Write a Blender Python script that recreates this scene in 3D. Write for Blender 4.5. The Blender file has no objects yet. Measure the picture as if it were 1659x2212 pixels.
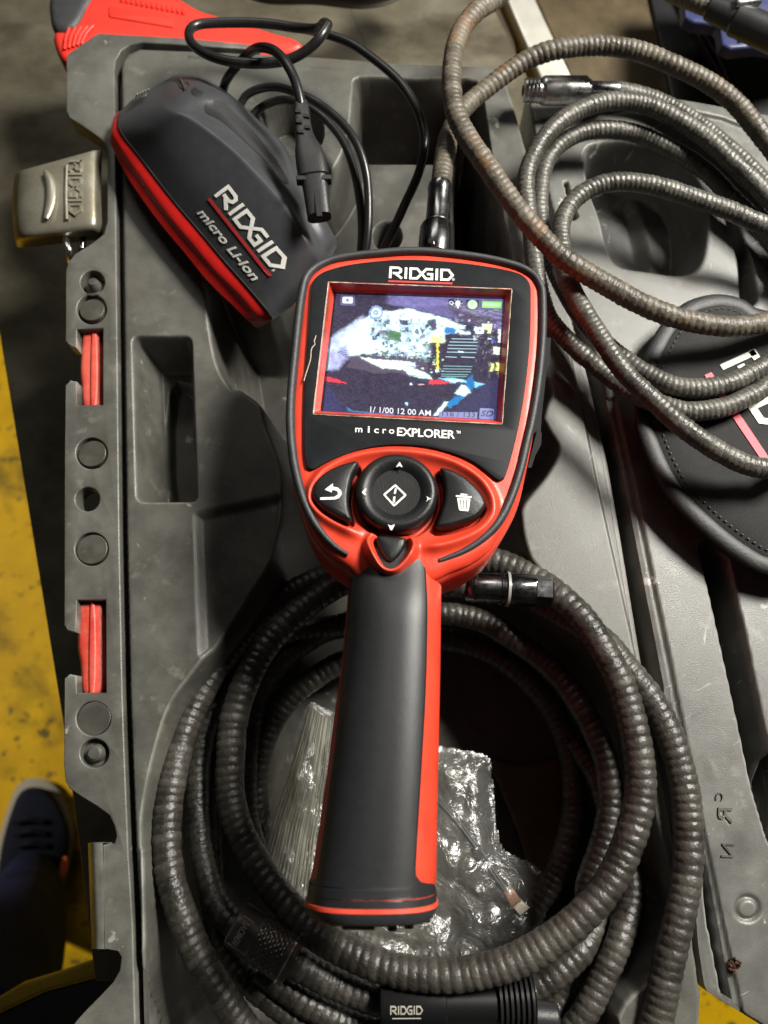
import bpy, bmesh, math, random
import numpy as np
from mathutils import Vector, Matrix
from mathutils.geometry import tessellate_polygon
random.seed(7); rng = np.random.default_rng(7)
sc = bpy.context.scene
col = sc.collection
sc.unit_settings.scale_length = 0.1          # one unit is ten centimetres
# ------------------------------------------------------------------ camera
TH = math.radians(17.0); HC = 3.6; FPX = 1597.0
CAM = np.array([0.0, -HC*math.tan(TH), HC])
R_ = np.array([1.0, 0, 0]); U_ = np.array([0, math.cos(TH), math.sin(TH)]); F_ = np.array([0, math.sin(TH), -math.cos(TH)])
cd = bpy.data.cameras.new('camera'); cam = bpy.data.objects.new('camera', cd); col.objects.link(cam)
cam.location = CAM; cam.rotation_euler = (TH, 0, 0)
cd.sensor_fit = 'VERTICAL'; cd.sensor_height = 36; cd.lens = 36*FPX/2212
cd.clip_start = 0.05; cd.clip_end = 200
cd.dof.use_dof = True; cd.dof.focus_distance = 3.35; cd.dof.aperture_fstop = .85
sc.camera = cam
# ------------------------------------------------------------------ light
w = bpy.data.worlds.new('World'); sc.world = w; w.use_nodes = True
nt = w.node_tree; bg = nt.nodes['Background']
tcw = nt.nodes.new('ShaderNodeTexCoord'); nzw = nt.nodes.new('ShaderNodeTexNoise'); nzw.inputs['Scale'].default_value = 2.2
nzw.inputs['Detail'].default_value = 3
rw = nt.nodes.new('ShaderNodeValToRGB'); rw.color_ramp.elements[0].position = .42; rw.color_ramp.elements[1].position = .66
rw.color_ramp.elements[0].color = (.35, .36, .38, 1); rw.color_ramp.elements[1].color = (1.8, 1.8, 1.7, 1)
nt.links.new(tcw.outputs['Generated'], nzw.inputs['Vector']); nt.links.new(nzw.outputs['Fac'], rw.inputs['Fac'])
nt.links.new(rw.outputs['Color'], bg.inputs['Color']); bg.inputs['Strength'].default_value = 0.02
def area(name, loc, target, sx, sy, power, colr):
    l = bpy.data.lights.new(name, 'AREA'); l.shape = 'RECTANGLE'; l.size = sx; l.size_y = sy
    l.energy = power; l.color = colr
    o = bpy.data.objects.new(name, l); col.objects.link(o); o.location = loc
    d = Vector(target)-Vector(loc); o.rotation_euler = d.to_track_quat('-Z', 'Y').to_euler()
    return o
area('work_lamp', (8.2, 5.0, 10.9), (0.2, 0, 0), 4.2, 3.0, 5400, (1.0, 0.965, 0.885))
area('ceiling_lamp', (-2.5, 13.0, 11), (0, 0, 0), 7.0, 2.2, 330, (1.0, 0.97, 0.88))
_l = bpy.data.lights.new('aisle_lamp', 'SPOT'); _l.energy = 17000; _l.spot_size = math.radians(48); _l.spot_blend = .3; _l.shadow_soft_size = .6; _l.color = (1, .95, .84)
_o = bpy.data.objects.new('aisle_lamp', _l); col.objects.link(_o); _o.location = (-19, 4, 7)
_o.rotation_euler = (Vector((-9.5, 0, -9.6))-Vector((-19, 4, 7))).to_track_quat('-Z', 'Y').to_euler()
sc.view_settings.view_transform = 'Standard'; sc.view_settings.look = 'None'
sc.view_settings.exposure = 0.0; sc.view_settings.gamma = 1.0
# ------------------------------------------------------------------ projection helpers (photo pixel at a known height -> place)
def ray(u, v): return (u-829.5)/FPX*R_ + (1106-v)/FPX*U_ + F_
def P(u, v, z=0.0):
    d = ray(u, v); t = (z-CAM[2])/d[2]; return CAM + d*t
class Plane:
    def __init__(s, p0, n):
        s.p0 = np.array(p0, float); n = np.array(n, float); s.n = n/np.linalg.norm(n)
    def __call__(s, u, v, h=0.0):
        d = ray(u, v); t = np.dot(s.p0+s.n*h-CAM, s.n)/np.dot(d, s.n); return CAM + d*t
def zoomf(u0, v0, k):      # reading scale of a detail view
    return lambda pts: [(u0+k*p[0], v0+k*p[1])+tuple(p[2:]) for p in pts]
ZA = zoomf(603.5, 521.2, .3638)    # device head
ZC = zoomf(219.4, 109.7, .3307)    # charger
ZL = zoomf(0, 301.7, .16534)       # latch
def crom(pts, n=6, closed=False):
    p = np.array(pts, float); m = len(p); out = []
    segs = m if closed else m-1
    for i in range(segs):
        if closed: a, b, c, d = p[(i-1) % m], p[i], p[(i+1) % m], p[(i+2) % m]
        else: a, b, c, d = p[max(i-1, 0)], p[i], p[i+1], p[min(i+2, m-1)]
        for k in range(n):
            t = k/n
            out.append(.5*((2*b)+(c-a)*t+(2*a-5*b+4*c-d)*t*t+(3*b-a-3*c+d)*t**3))
    if not closed: out.append(p[-1])
    return np.array(out)
def roundpoly(pts, r, n=5):
    p = np.array(pts, float)[:, :2]; m = len(p); out = []
    for i in range(m):
        a, b, c = p[i-1], p[i], p[(i+1) % m]
        da, dc = a-b, c-b; la, lc = np.linalg.norm(da), np.linalg.norm(dc)
        rr = r if not hasattr(r, '__len__') else r[i]
        k = min(rr, la*.48, lc*.48)
        s, e = b+da/la*k, b+dc/lc*k
        for j in range(n+1):
            t = j/n; out.append((1-t)**2*s+2*t*(1-t)*b+t*t*e)
    return np.array(out)
def circ(cx, cy, r, n=28, ry=None):
    ry = ry or r
    return [(cx+r*math.cos(2*math.pi*i/n), cy+ry*math.sin(2*math.pi*i/n)) for i in range(n)]
# ------------------------------------------------------------------ objects
def mesh(name, V, Fc, m, parent=None, smooth=True, angle=40):
    me = bpy.data.meshes.new(name)
    off = np.array(parent['_o']) if parent is not None and '_o' in parent else np.zeros(3)
    V = np.asarray(V, float)-off
    me.from_pydata(V.tolist(), [], Fc); me.validate(); me.update()
    if smooth:
        me.polygons.foreach_set('use_smooth', [True]*len(me.polygons))
        try: me.set_sharp_from_angle(angle=math.radians(angle))
        except Exception: pass
    if m: me.materials.append(m)
    o = bpy.data.objects.new(name, me); col.objects.link(o)
    if parent is not None:
        o.parent = parent
        o['_o'] = off.tolist()
    return o
def thing(name, label, cat, loc=(0, 0, 0), group=None):
    o = bpy.data.objects.new(name, None); col.objects.link(o); o.location = loc; o.empty_display_size = .1
    o['label'] = label; o['category'] = cat; o['_o'] = [float(c) for c in loc]
    if group: o['group'] = group
    return o
def tag(o, label, cat, group=None):
    o['label'] = label; o['category'] = cat
    if group: o['group'] = group
    return o
def inset(p, d):           # p: N x 3 loop lying about in a plane, d>0 moves inwards
    p = np.asarray(p, float); n = len(p)
    c = p.mean(0); q, _, vt = np.linalg.svd(p-c); nm = vt[2]
    if nm[2] < 0: nm = -nm
    e = np.roll(p, -1, 0)-p; l = np.linalg.norm(e, axis=1); l[l < 1e-9] = 1e-9; e = e/l[:, None]
    nn = np.cross(nm, e)
    area = 0.5*np.dot(np.cross(p-c, np.roll(p-c, -1, 0)).sum(0), nm)
    if area < 0: nn = -nn
    m = nn+np.roll(nn, 1, 0); k = 1+np.sum(nn*np.roll(nn, 1, 0), axis=1); k = np.clip(k, .5, 2)
    return p + m/k[:, None]*d
def loft(loops, cap0=True, cap1=True, closed=True):
    V = np.concatenate([np.asarray(l, float) for l in loops]); n = len(loops[0]); Fc = []
    for i in range(len(loops)-1):
        for j in range(n if closed else n-1):
            a = i*n+j; b = i*n+(j+1) % n; Fc.append((a, b, b+n, a+n))
    def cap(base, lp, flip):
        t = tessellate_polygon([[Vector(x) for x in lp]])
        for f in t: Fc.append(tuple(base+k for k in (f if not flip else f[::-1])))
    if cap0: cap(0, loops[0], True)
    if cap1: cap((len(loops)-1)*n, loops[-1], False)
    return V, Fc
def fixn(o):
    bm = bmesh.new(); bm.from_mesh(o.data); bmesh.ops.remove_doubles(bm, verts=bm.verts, dist=1e-5)
    bmesh.ops.recalc_face_normals(bm, faces=bm.faces); bm.to_mesh(o.data); bm.free()
    o.data.polygons.foreach_set('use_smooth', [True]*len(o.data.polygons))
    try: o.data.set_sharp_from_angle(angle=math.radians(42))
    except Exception: pass
    return o
def up(loop, nrm, h): return np.asarray(loop)+np.asarray(nrm)*h
def slab(name, outer, m, parent, nrm=(0, 0, 1), top=0.0, bot=-.02, bev=.006, holes=(), seg=3):
    """outline (3-D points) with holes, thickness along nrm, rounded upper edge"""
    nrm = np.array(nrm, float); V = []; Fc = []
    def add(pts):
        b = len(V); V.extend([tuple(x) for x in pts]); return b
    caps = []
    for k, lp in enumerate([outer]+list(holes)):
        lp = np.asarray(lp, float); n = len(lp); sgn = 1 if k == 0 else -1
        rings = [up(lp, nrm, bot), up(lp, nrm, top-bev)]
        for s in range(1, seg+1):
            a = math.pi/2*s/seg
            rings.append(up(inset(lp, sgn*bev*(1-math.cos(a))), nrm, top-bev+bev*math.sin(a)))
        bs = [add(r) for r in rings]
        for i in range(len(rings)-1):
            for j in range(n):
                Fc.append((bs[i]+j, bs[i]+(j+1) % n, bs[i+1]+(j+1) % n, bs[i+1]+j))
        caps.append((bs[-1], rings[-1]))
    idx = []
    for b, r in caps: idx += [b+i for i in range(len(r))]
    t = tessellate_polygon([[Vector(x) for x in r] for b, r in caps])
    for f in t: Fc.append(tuple(idx[i] for i in f))
    return fixn(mesh(name, V, Fc, m, parent))
def frames(path):
    p = np.asarray(path, float); t = np.gradient(p, axis=0); t /= np.linalg.norm(t, axis=1)[:, None]
    N = []; ref = np.array([0, 0, 1.0])
    for k in range(len(p)):
        b = np.cross(t[k], ref); nb = np.linalg.norm(b)
        b = b/nb if nb > .05 else (N[-1][0] if N else np.array([1., 0, 0]))
        n = np.cross(b, t[k]); N.append((b, n))
    return t, N
def resample(path, step):
    p = np.asarray(path, float); s = np.r_[0, np.cumsum(np.linalg.norm(np.diff(p, axis=0), axis=1))]
    n = max(2, int(s[-1]/step)); q = np.linspace(0, s[-1], n)
    return np.stack([np.interp(q, s, p[:, i]) for i in range(p.shape[1])], 1), q
def tube(name, path, r, m, parent, seg=10, step=.03, wx=1.0, wz=1.0, rfun=None):
    p, s = resample(path, step); t, N = frames(p[:, :3]); V = []; Fc = []
    for k in range(len(p)):
        rr = r if rfun is None else rfun(k/(len(p)-1))*r
        for j in range(seg):
            a = 2*math.pi*j/seg
            V.append(p[k, :3]+N[k][0]*math.cos(a)*rr*wx+N[k][1]*math.sin(a)*rr*wz)
    for k in range(len(p)-1):
        for j in range(seg):
            Fc.append((k*seg+j, k*seg+(j+1) % seg, (k+1)*seg+(j+1) % seg, (k+1)*seg+j))
    Fc.append(tuple(range(seg))[::-1]); Fc.append(tuple((len(p)-1)*seg+j for j in range(seg)))
    return mesh(name, V, Fc, m, parent, angle=60)
def ribbed(name, path, r, pitch, m, parent, seg=18, sub=6, depth=.09, tilt=1.0, seedv=0.0):
    """corrugated hose: humps between narrow grooves, wound slightly helical"""
    p, s = resample(path, pitch/sub)
    for _ in range(3): p[1:-1] = (p[:-2]+2*p[1:-1]+p[2:])/4
    p[:, 0] += .0045*np.sin(s*2.3+seedv*3)+.0025*np.sin(s*6.1+seedv); p[:, 1] += .0045*np.sin(s*2.7+seedv*5)+.0025*np.sin(s*5.3+1)
    t, N = frames(p); n = len(p)
    a = 2*np.pi*np.arange(seg)/seg
    ph = s[:, None]/pitch + tilt*a[None, :]/(2*np.pi)
    wob = (.30*np.sin(s*3.1+seedv)+.22*np.sin(s*7.7+2*seedv)+.10*np.sin(s*17.3+seedv))[:, None]
    hump = np.abs(np.sin(np.pi*(ph+wob)))**.55
    rk = np.floor(ph+wob).astype(int); tab = np.random.default_rng(int(seedv*10)+5).normal(size=rk.max()-rk.min()+3); tone = tab[rk-rk.min()]
    lump = (1+.022*np.sin(s*5.3+seedv)[:, None]*np.cos(a*2+s[:, None]))*(1+.014*np.clip(tone, -2, 2))
    rr = r*(1-depth*(1-hump))*lump
    B = np.array([x[0] for x in N]); Nn = np.array([x[1] for x in N])
    V = p[:, None, :]+B[:, None, :]*(np.cos(a)[None, :, None]*rr[..., None])+Nn[:, None, :]*(np.sin(a)[None, :, None]*rr[..., None])
    V = V.reshape(-1, 3)
    i = np.arange(n-1)[:, None]*seg; j = np.arange(seg)[None, :]; j2 = (j+1) % seg
    Fc = np.stack([i+j, i+j2, i+seg+j2, i+seg+j], -1).reshape(-1, 4).tolist()
    Fc.append(tuple(range(seg))[::-1]); Fc.append(tuple((n-1)*seg+q for q in range(seg)))
    o = mesh(name, V, Fc, m, parent, angle=80)
    at = o.data.attributes.new('groove', 'FLOAT', 'POINT')
    at.data.foreach_set('value', (1-hump).reshape(-1).astype(np.float32))
    at = o.data.attributes.new('ringtone', 'FLOAT', 'POINT'); at.data.foreach_set('value', np.clip(.5+.22*tone, 0, 1).reshape(-1).astype(np.float32))
    return o
def turned(name, p0, p1, prof, m, parent, seg=40, fn=None):
    """body of revolution from p0 to p1; prof = (fraction, radius)"""
    p0 = np.array(p0, float); p1 = np.array(p1, float); ax = p1-p0; L = np.linalg.norm(ax); ax /= L
    ref = np.array([0, 0, 1.0]) if abs(ax[2]) < .95 else np.array([0, 1.0, 0]); b = np.cross(ax, ref); b /= np.linalg.norm(b); n = np.cross(b, ax)
    V = []; Fc = []
    for (f, r) in prof:
        for j in range(seg):
            a = 2*math.pi*j/seg; rr = r if fn is None else fn(f, a, r)
            V.append(p0+ax*L*f+(b*math.cos(a)+n*math.sin(a))*rr)
    for k in range(len(prof)-1):
        for j in range(seg): Fc.append((k*seg+j, k*seg+(j+1) % seg, (k+1)*seg+(j+1) % seg, (k+1)*seg+j))
    Fc.append(tuple(range(seg))[::-1]); Fc.append(tuple((len(prof)-1)*seg+j for j in range(seg)))
    return mesh(name, V, Fc, m, parent, angle=32)
# ------------------------------------------------------------------ heightfields
def sdf(X, Y, poly):
    """signed distance, negative inside"""
    p = np.asarray(poly, float)[:, :2]; q = np.roll(p, -1, 0)
    d = np.full(X.shape, 1e9); ins = np.zeros(X.shape, bool)
    for (x0, y0), (x1, y1) in zip(p, q):
        ex, ey = x1-x0, y1-y0; L = ex*ex+ey*ey+1e-12
        t = np.clip(((X-x0)*ex+(Y-y0)*ey)/L, 0, 1)
        d = np.minimum(d, (X-x0-t*ex)**2+(Y-y0-t*ey)**2)
        if y0 != y1:
            c = ((y0 > Y) != (y1 > Y)) & (X < (x1-x0)*(Y-y0)/(y1-y0)+x0); ins ^= c
    d = np.sqrt(d); return np.where(ins, -d, d)
def sst(x): x = np.clip(x, 0, 1); return x*x*(3-2*x)
def grid_mesh(name, X, Y, Z, keep, m, parent):
    ny, nx = X.shape; idx = -np.ones(X.shape, int)
    fk = keep[:-1, :-1] & keep[1:, :-1] & keep[:-1, 1:] & keep[1:, 1:]
    used = np.zeros(X.shape, bool); used[:-1, :-1] |= fk; used[1:, :-1] |= fk; used[:-1, 1:] |= fk; used[1:, 1:] |= fk
    idx[used] = np.arange(used.sum()); V = np.stack([X[used], Y[used], Z[used]], 1)
    if parent is not None: V = V-np.array(parent['_o'])
    a = idx[:-1, :-1][fk]; b = idx[:-1, 1:][fk]; c = idx[1:, 1:][fk]; d = idx[1:, :-1][fk]
    Fq = np.stack([a, b, c, d], 1)
    me = bpy.data.meshes.new(name); me.vertices.add(len(V)); me.vertices.foreach_set('co', V.ravel())
    me.loops.add(Fq.size); me.loops.foreach_set('vertex_index', Fq.ravel())
    me.polygons.add(len(Fq)); me.polygons.foreach_set('loop_start', np.arange(0, Fq.size, 4)); me.polygons.foreach_set('loop_total', np.full(len(Fq), 4))
    me.update(calc_edges=True); me.validate(); me.polygons.foreach_set('use_smooth', np.ones(len(Fq), bool))
    me.materials.append(m); o = bpy.data.objects.new(name, me); col.objects.link(o)
    if parent is not None: o.parent = parent; o['_o'] = parent['_o']
    return o
def moulded(name, outline, feats, cell, m, parent, edge=-.75, soft=.02):
    """moulded plastic sheet: outline (place coords) and features (polygon, level, wall width, kind)"""
    o = np.asarray(outline)[:, :2]; x0, y0 = o.min(0)-.04; x1, y1 = o.max(0)+.04
    xs = np.arange(x0, x1, cell); ys = np.arange(y0, y1, cell); X, Y = np.meshgrid(xs, ys); Z = np.zeros(X.shape)
    for poly, lev, wall, kind in feats:
        pl = np.asarray(poly)[:, :2]; bx0, by0 = pl.min(0)-wall-.05; bx1, by1 = pl.max(0)+wall+.05
        i0, i1 = np.searchsorted(xs, [bx0, bx1]); j0, j1 = np.searchsorted(ys, [by0, by1])
        if i1 <= i0 or j1 <= j0: continue
        sx, sy = X[j0:j1, i0:i1], Y[j0:j1, i0:i1]; d = sdf(sx, sy, pl); zz = Z[j0:j1, i0:i1]
        if kind == 'carve': k = sst(-d/wall); Z[j0:j1, i0:i1] = zz*(1-k)+np.minimum(zz, lev)*k
        elif kind == 'level': k = sst(-d/wall); Z[j0:j1, i0:i1] = zz*(1-k)+lev*k
        elif kind == 'add': k = sst(-d/wall); Z[j0:j1, i0:i1] = zz+lev*k
        elif kind == 'bead': Z[j0:j1, i0:i1] = zz+lev*np.exp(-(d/wall)**2)
    d = sdf(X, Y, o)+1.5*cell; r = soft
    q = np.clip((d+r)/r, 0, 1); Z = Z-r*(1-np.sqrt(np.clip(1-q*q, 0, 1)))
    gy, gx = np.gradient(d, cell); gl_ = np.hypot(gx, gy)+1e-6; gx /= gl_; gy /= gl_
    near = np.abs(d) < .74*cell; X = np.where(near, X-d*gx, X); Y = np.where(near, Y-d*gy, Y)
    Z = np.where(near, Z-np.where(d < 0, .25*r, 0), Z)
    ob = grid_mesh(name, X, Y, Z, d < .72*cell, m, parent)
    o3 = np.c_[o, np.zeros(len(o))]; o3, _ = resample(np.concatenate([o3, o3[:1]]), .012); o3 = inset(o3[:-1], 1.5*cell)
    def zat(q): return -r
    V, Fc = loft([up(inset(o3, 3.5*cell), (0, 0, 1), -r*.9), up(inset(o3, .6*cell), (0, 0, 1), -r*1.02), up(o3, (0, 0, 1), -r*1.15), up(o3, (0, 0, 1), edge)], False, False)
    mesh('shell_wall', V, Fc, m, parent, angle=50)
    return ob
# ------------------------------------------------------------------ materials
def mat(name, c, rough=.5, metal=0., spec=.5, var=.0, vscale=6., c2=None, bump=0., bscale=80., rvar=0., coat=0., stretch=None, spots=None, emit=None, edge=None):
    m = bpy.data.materials.new(name); m.use_nodes = True; t = m.node_tree; b = t.nodes['Principled BSDF']
    b.inputs['Base Color'].default_value = (*c, 1); b.inputs['Roughness'].default_value = rough
    b.inputs['Metallic'].default_value = metal; b.inputs['Specular IOR Level'].default_value = spec
    if coat: b.inputs['Coat Weight'].default_value = coat; b.inputs['Coat Roughness'].default_value = .15
    tc = t.nodes.new('ShaderNodeTexCoord'); src = tc.outputs['Object']
    if stretch:
        mp = t.nodes.new('ShaderNodeMapping'); mp.inputs['Scale'].default_value = stretch[:3]
        if len(stretch) > 3: mp.inputs['Rotation'].default_value = (0, 0, stretch[3])
        t.links.new(src, mp.inputs['Vector']); vs = mp.outputs['Vector']
    else: vs = src
    last = None
    if var or c2:
        n = t.nodes.new('ShaderNodeTexNoise'); n.inputs['Scale'].default_value = vscale; n.inputs['Detail'].default_value = 8; n.inputs['Roughness'].default_value = .65
        t.links.new(vs, n.inputs['Vector'])
        rp = t.nodes.new('ShaderNodeValToRGB'); rp.color_ramp.elements[0].position = .36; rp.color_ramp.elements[1].position = .68
        cc = c2 if c2 else tuple(min(1, x*(1+var)) for x in c); ca = c if c2 else tuple(x*(1-var) for x in c)
        rp.color_ramp.elements[0].color = (*ca, 1); rp.color_ramp.elements[1].color = (*cc, 1)
        t.links.new(n.outputs['Fac'], rp.inputs['Fac']); last = rp.outputs['Color']
        if rvar:
            mr = t.nodes.new('ShaderNodeMapRange'); mr.inputs[3].default_value = rough-rvar; mr.inputs[4].default_value = rough+rvar
            mr.inputs[1].default_value = .3; mr.inputs[2].default_value = .7
            t.links.new(n.outputs['Fac'], mr.inputs[0]); t.links.new(mr.outputs[0], b.inputs['Roughness'])
    if spots:      # (colour, scale, threshold, softness, amount)
        for sp in spots:
            n2 = t.nodes.new('ShaderNodeTexNoise'); n2.inputs['Scale'].default_value = sp[1]; n2.inputs['Detail'].default_value = 6; n2.inputs['Roughness'].default_value = .6
            if len(sp) > 5:
                mp2 = t.nodes.new('ShaderNodeMapping'); mp2.vector_type = 'TEXTURE'; mp2.inputs['Scale'].default_value = tuple(1/q for q in sp[5]); mp2.inputs['Rotation'].default_value = (0, 0, sp[6]); t.links.new(src, mp2.inputs['Vector']); t.links.new(mp2.outputs['Vector'], n2.inputs['Vector'])
            else: t.links.new(src, n2.inputs['Vector'])
            m2 = t.nodes.new('ShaderNodeMapRange'); m2.inputs[1].default_value = sp[2]; m2.inputs[2].default_value = sp[2]+sp[3]; m2.inputs[3].default_value = 0; m2.inputs[4].default_value = sp[4]
            t.links.new(n2.outputs['Fac'], m2.inputs[0])
            mx = t.nodes.new('ShaderNodeMix'); mx.data_type = 'RGBA'
            t.links.new(m2.outputs[0], mx.inputs['Factor'])
            if last: t.links.new(last, mx.inputs['A'])
            else: mx.inputs['A'].default_value = (*c, 1)
            mx.inputs['B'].default_value = (*sp[0], 1); last = mx.outputs['Result']
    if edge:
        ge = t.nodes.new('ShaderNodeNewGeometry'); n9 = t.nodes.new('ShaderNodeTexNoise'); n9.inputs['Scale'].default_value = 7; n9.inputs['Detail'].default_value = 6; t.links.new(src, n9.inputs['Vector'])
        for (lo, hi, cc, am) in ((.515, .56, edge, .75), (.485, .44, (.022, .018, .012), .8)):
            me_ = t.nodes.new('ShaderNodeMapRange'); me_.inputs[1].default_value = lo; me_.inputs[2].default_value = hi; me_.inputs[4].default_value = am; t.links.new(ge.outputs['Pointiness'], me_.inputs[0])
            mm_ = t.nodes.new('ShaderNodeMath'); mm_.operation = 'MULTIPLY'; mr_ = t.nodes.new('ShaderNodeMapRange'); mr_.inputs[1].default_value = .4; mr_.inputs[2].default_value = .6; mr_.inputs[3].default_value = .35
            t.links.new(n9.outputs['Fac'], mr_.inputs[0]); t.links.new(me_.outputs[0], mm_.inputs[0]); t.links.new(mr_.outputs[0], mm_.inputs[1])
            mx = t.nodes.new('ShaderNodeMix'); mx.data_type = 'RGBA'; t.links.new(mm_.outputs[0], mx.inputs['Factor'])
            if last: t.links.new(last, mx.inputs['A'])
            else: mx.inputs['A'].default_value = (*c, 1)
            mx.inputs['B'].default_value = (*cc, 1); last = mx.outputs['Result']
    if last: t.links.new(last, b.inputs['Base Color'])
    if bump:
        n3 = t.nodes.new('ShaderNodeTexNoise'); n3.inputs['Scale'].default_value = bscale; n3.inputs['Detail'].default_value = 4
        t.links.new(vs, n3.inputs['Vector'])
        bp = t.nodes.new('ShaderNodeBump'); bp.inputs['Strength'].default_value = bump; bp.inputs['Distance'].default_value = .01
        t.links.new(n3.outputs['Fac'], bp.inputs['Height']); t.links.new(bp.outputs['Normal'], b.inputs['Normal'])
    if emit: b.inputs['Emission Color'].default_value = (*emit[0], 1); b.inputs['Emission Strength'].default_value = emit[1]
    return m
scr = [((.42, .41, .38), 6., .69, .03, .6), ((.38, .37, .33), 5., .70, .03, .4, (5, .5, 1), .5), ((.36, .36, .32), 5., .70, .03, .4, (.6, 6, 1), .9), ((.20, .19, .16), 9., .60, .08, .35), ((.10, .075, .04), 2.2, .56, .25, .45)]
scr2 = [((.45, .44, .41), 7., .68, .02, .7), ((.42, .41, .38), 4., .68, .03, .5, (7, .5, 1), -.25), ((.4, .39, .36), 5., .685, .03, .5, (6, .6, 1), .55), ((.22, .21, .19), 8., .60, .08, .35), ((.42, .41, .37), 6., .675, .018, .7, (6, .5, 1), -1.1), ((.07, .06, .04), 2.2, .56, .25, .4)]
M = {}
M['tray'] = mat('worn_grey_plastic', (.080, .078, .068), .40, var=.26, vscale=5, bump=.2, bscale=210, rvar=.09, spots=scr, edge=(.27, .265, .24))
M['lid'] = mat('lit_scuffed_grey_plastic', (.098, .097, .089), .38, var=.22, vscale=5, bump=.18, bscale=200, rvar=.09, spots=scr2, edge=(.30, .295, .28))  # tray plastic in a lighter copy, brighter light painted into its colour
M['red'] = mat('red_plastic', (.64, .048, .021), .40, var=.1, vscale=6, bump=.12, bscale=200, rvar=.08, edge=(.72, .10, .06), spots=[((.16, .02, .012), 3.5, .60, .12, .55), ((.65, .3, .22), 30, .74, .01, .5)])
M['redband'] = mat('charger_red_plastic', (.46, .012, .010), .36, var=.1, vscale=12, bump=.15, bscale=160)
M['redlatch'] = mat('faded_red_plastic', (.48, .035, .022), .45, c2=(.62, .13, .09), vscale=4, bump=.2, bscale=60)
M['knife'] = mat('bright_red_plastic', (.72, .035, .02), .45, var=.08, vscale=5, spots=[((.25, .02, .01), 5, .63, .1, .6)])
M['rubber'] = mat('black_rubber', (.030, .032, .035), .5, var=.2, vscale=25, bump=.2, bscale=220, spots=[((.2, .19, .17), 26, .73, .02, .5)])
M['grip'] = mat('soft_black_grip', (.014, .0145, .016), .38, spec=.4, var=.12, vscale=30, bump=.13, bscale=330, spots=[((.055, .052, .045), 1.5, .5, .25, .30), ((.35, .34, .3), 22, .755, .01, .5)])
M['bumper'] = mat('grey_black_rubber', (.028, .030, .033), .48, var=.2, vscale=20, bump=.25, bscale=240)
M['panel'] = mat('glossy_black_panel', (.012, .013, .015), .45, spec=.08, var=.2, vscale=8, spots=[((.2, .19, .17), 24, .76, .01, .5), ((.14, .13, .12), 12, .72, .015, .5, (9, 1, 1), 1.0)])
M['key'] = mat('button_black_rubber', (.010, .0105, .011), .36, spec=.3, var=.2, vscale=22, bump=.15, bscale=200, spots=[((.28, .27, .24), 30, .75, .01, .4)])
M['white'] = mat('white_print', (.78, .77, .72), .5, var=.05, vscale=40)
M['redprint'] = mat('red_print', (.45, .03, .03), .5)
M['chargerbody'] = mat('dark_grey_plastic', (.044, .046, .050), .33, var=.1, vscale=18, bump=.14, bscale=260)
M['dark'] = mat('matt_black_hollow', (.008, .008, .008), .8)  # plain black; also the painted shade of the hinge gap strip
M['blackplastic'] = mat('black_plastic', (.018, .018, .019), .38, var=.15, vscale=15, bump=.15, bscale=150)
M['cord'] = mat('black_cord_sheath', (.014, .014, .014), .30, var=.2, vscale=20)
M['chrome'] = mat('dirty_chrome', (.62, .62, .61), .30, 1., var=.25, vscale=14, rvar=.08, spots=[((.06, .05, .04), 12, .6, .1, .7)])
M['darkchrome'] = mat('dark_chrome', (.20, .20, .205), .22, 1., var=.3, vscale=14, rvar=.07, spots=[((.03, .03, .03), 10, .58, .1, .6)])
M['steel'] = mat('brushed_steel', (.42, .40, .33), .44, .75, c2=(.22, .195, .13), vscale=4, rvar=.08, bump=.1, bscale=60)
M['bench'] = mat('worn_steel_bench_top', (.115, .10, .068), .42, .5, c2=(.20, .18, .13), vscale=1.4, rvar=.08, bump=.05, bscale=30, stretch=(1, 1.6, 1, .5), spots=[((.05, .035, .02), 1.6, .52, .2, .8), ((.5, .48, .42), 10, .69, .03, .5, (10, 1, 1), .9)])
M['benchside'] = mat('brown_painted_panel', (.05, .032, .016), .5, var=.3, vscale=3)
M['brightbar'] = mat('bare_bright_metal', (.72, .70, .62), .35, .6, var=.1, vscale=6)
M['brownplate'] = mat('oily_brown_plate', (.10, .075, .042), .4, .3, var=.3, vscale=3)
M['blackpaint'] = mat('chipped_black_paint', (.010, .010, .011), .42, var=.3, vscale=4, spots=[((.28, .25, .2), 2.6, .66, .01, .9)])
M['blue'] = mat('blue_plastic', (.026, .033, .10), .35, var=.25, vscale=3, spots=[((.3, .3, .36), 5, .6, .15, .5)])
M['yellow'] = mat('yellow_floor_paint', (.60, .36, .001), .6, spec=.12, c2=(.42, .24, .002), vscale=.6, spots=[((.10, .07, .006), .7, .50, .14, .75), ((.045, .04, .012), 2.2, .58, .05, .85), ((.03, .03, .025), 5.5, .63, .03, .85), ((.70, .50, .12), 9, .68, .03, .6)])
M['yellowedge'] = mat('dull_yellow_paint', (.30, .20, .008), .5, var=.2, vscale=2)
M['pouch'] = mat('black_nylon_cloth', (.014, .014, .0135), .8, var=.2, vscale=20, bump=.5, bscale=300)
M['piping'] = mat('black_vinyl_piping', (.012, .012, .012), .55, var=.2, vscale=12, bump=.2, bscale=50)
M['pouchwhite'] = mat('cream_print', (.74, .74, .62), .6)
M['pouchred'] = mat('pink_red_print', (.72, .09, .12), .6)
M['denim'] = mat('navy_trouser_cloth', (.006, .010, .036), .95, spec=.05, var=.4, vscale=1.5)
M['navy'] = mat('navy_cloth', (.005, .006, .011), .9, spec=.1, var=.4, vscale=1.2)
M['sole'] = mat('pale_rubber_sole', (.22, .20, .15), .7, var=.1, vscale=1)
M['orange'] = mat('orange_rubber', (.85, .14, .03), .6)
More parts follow.
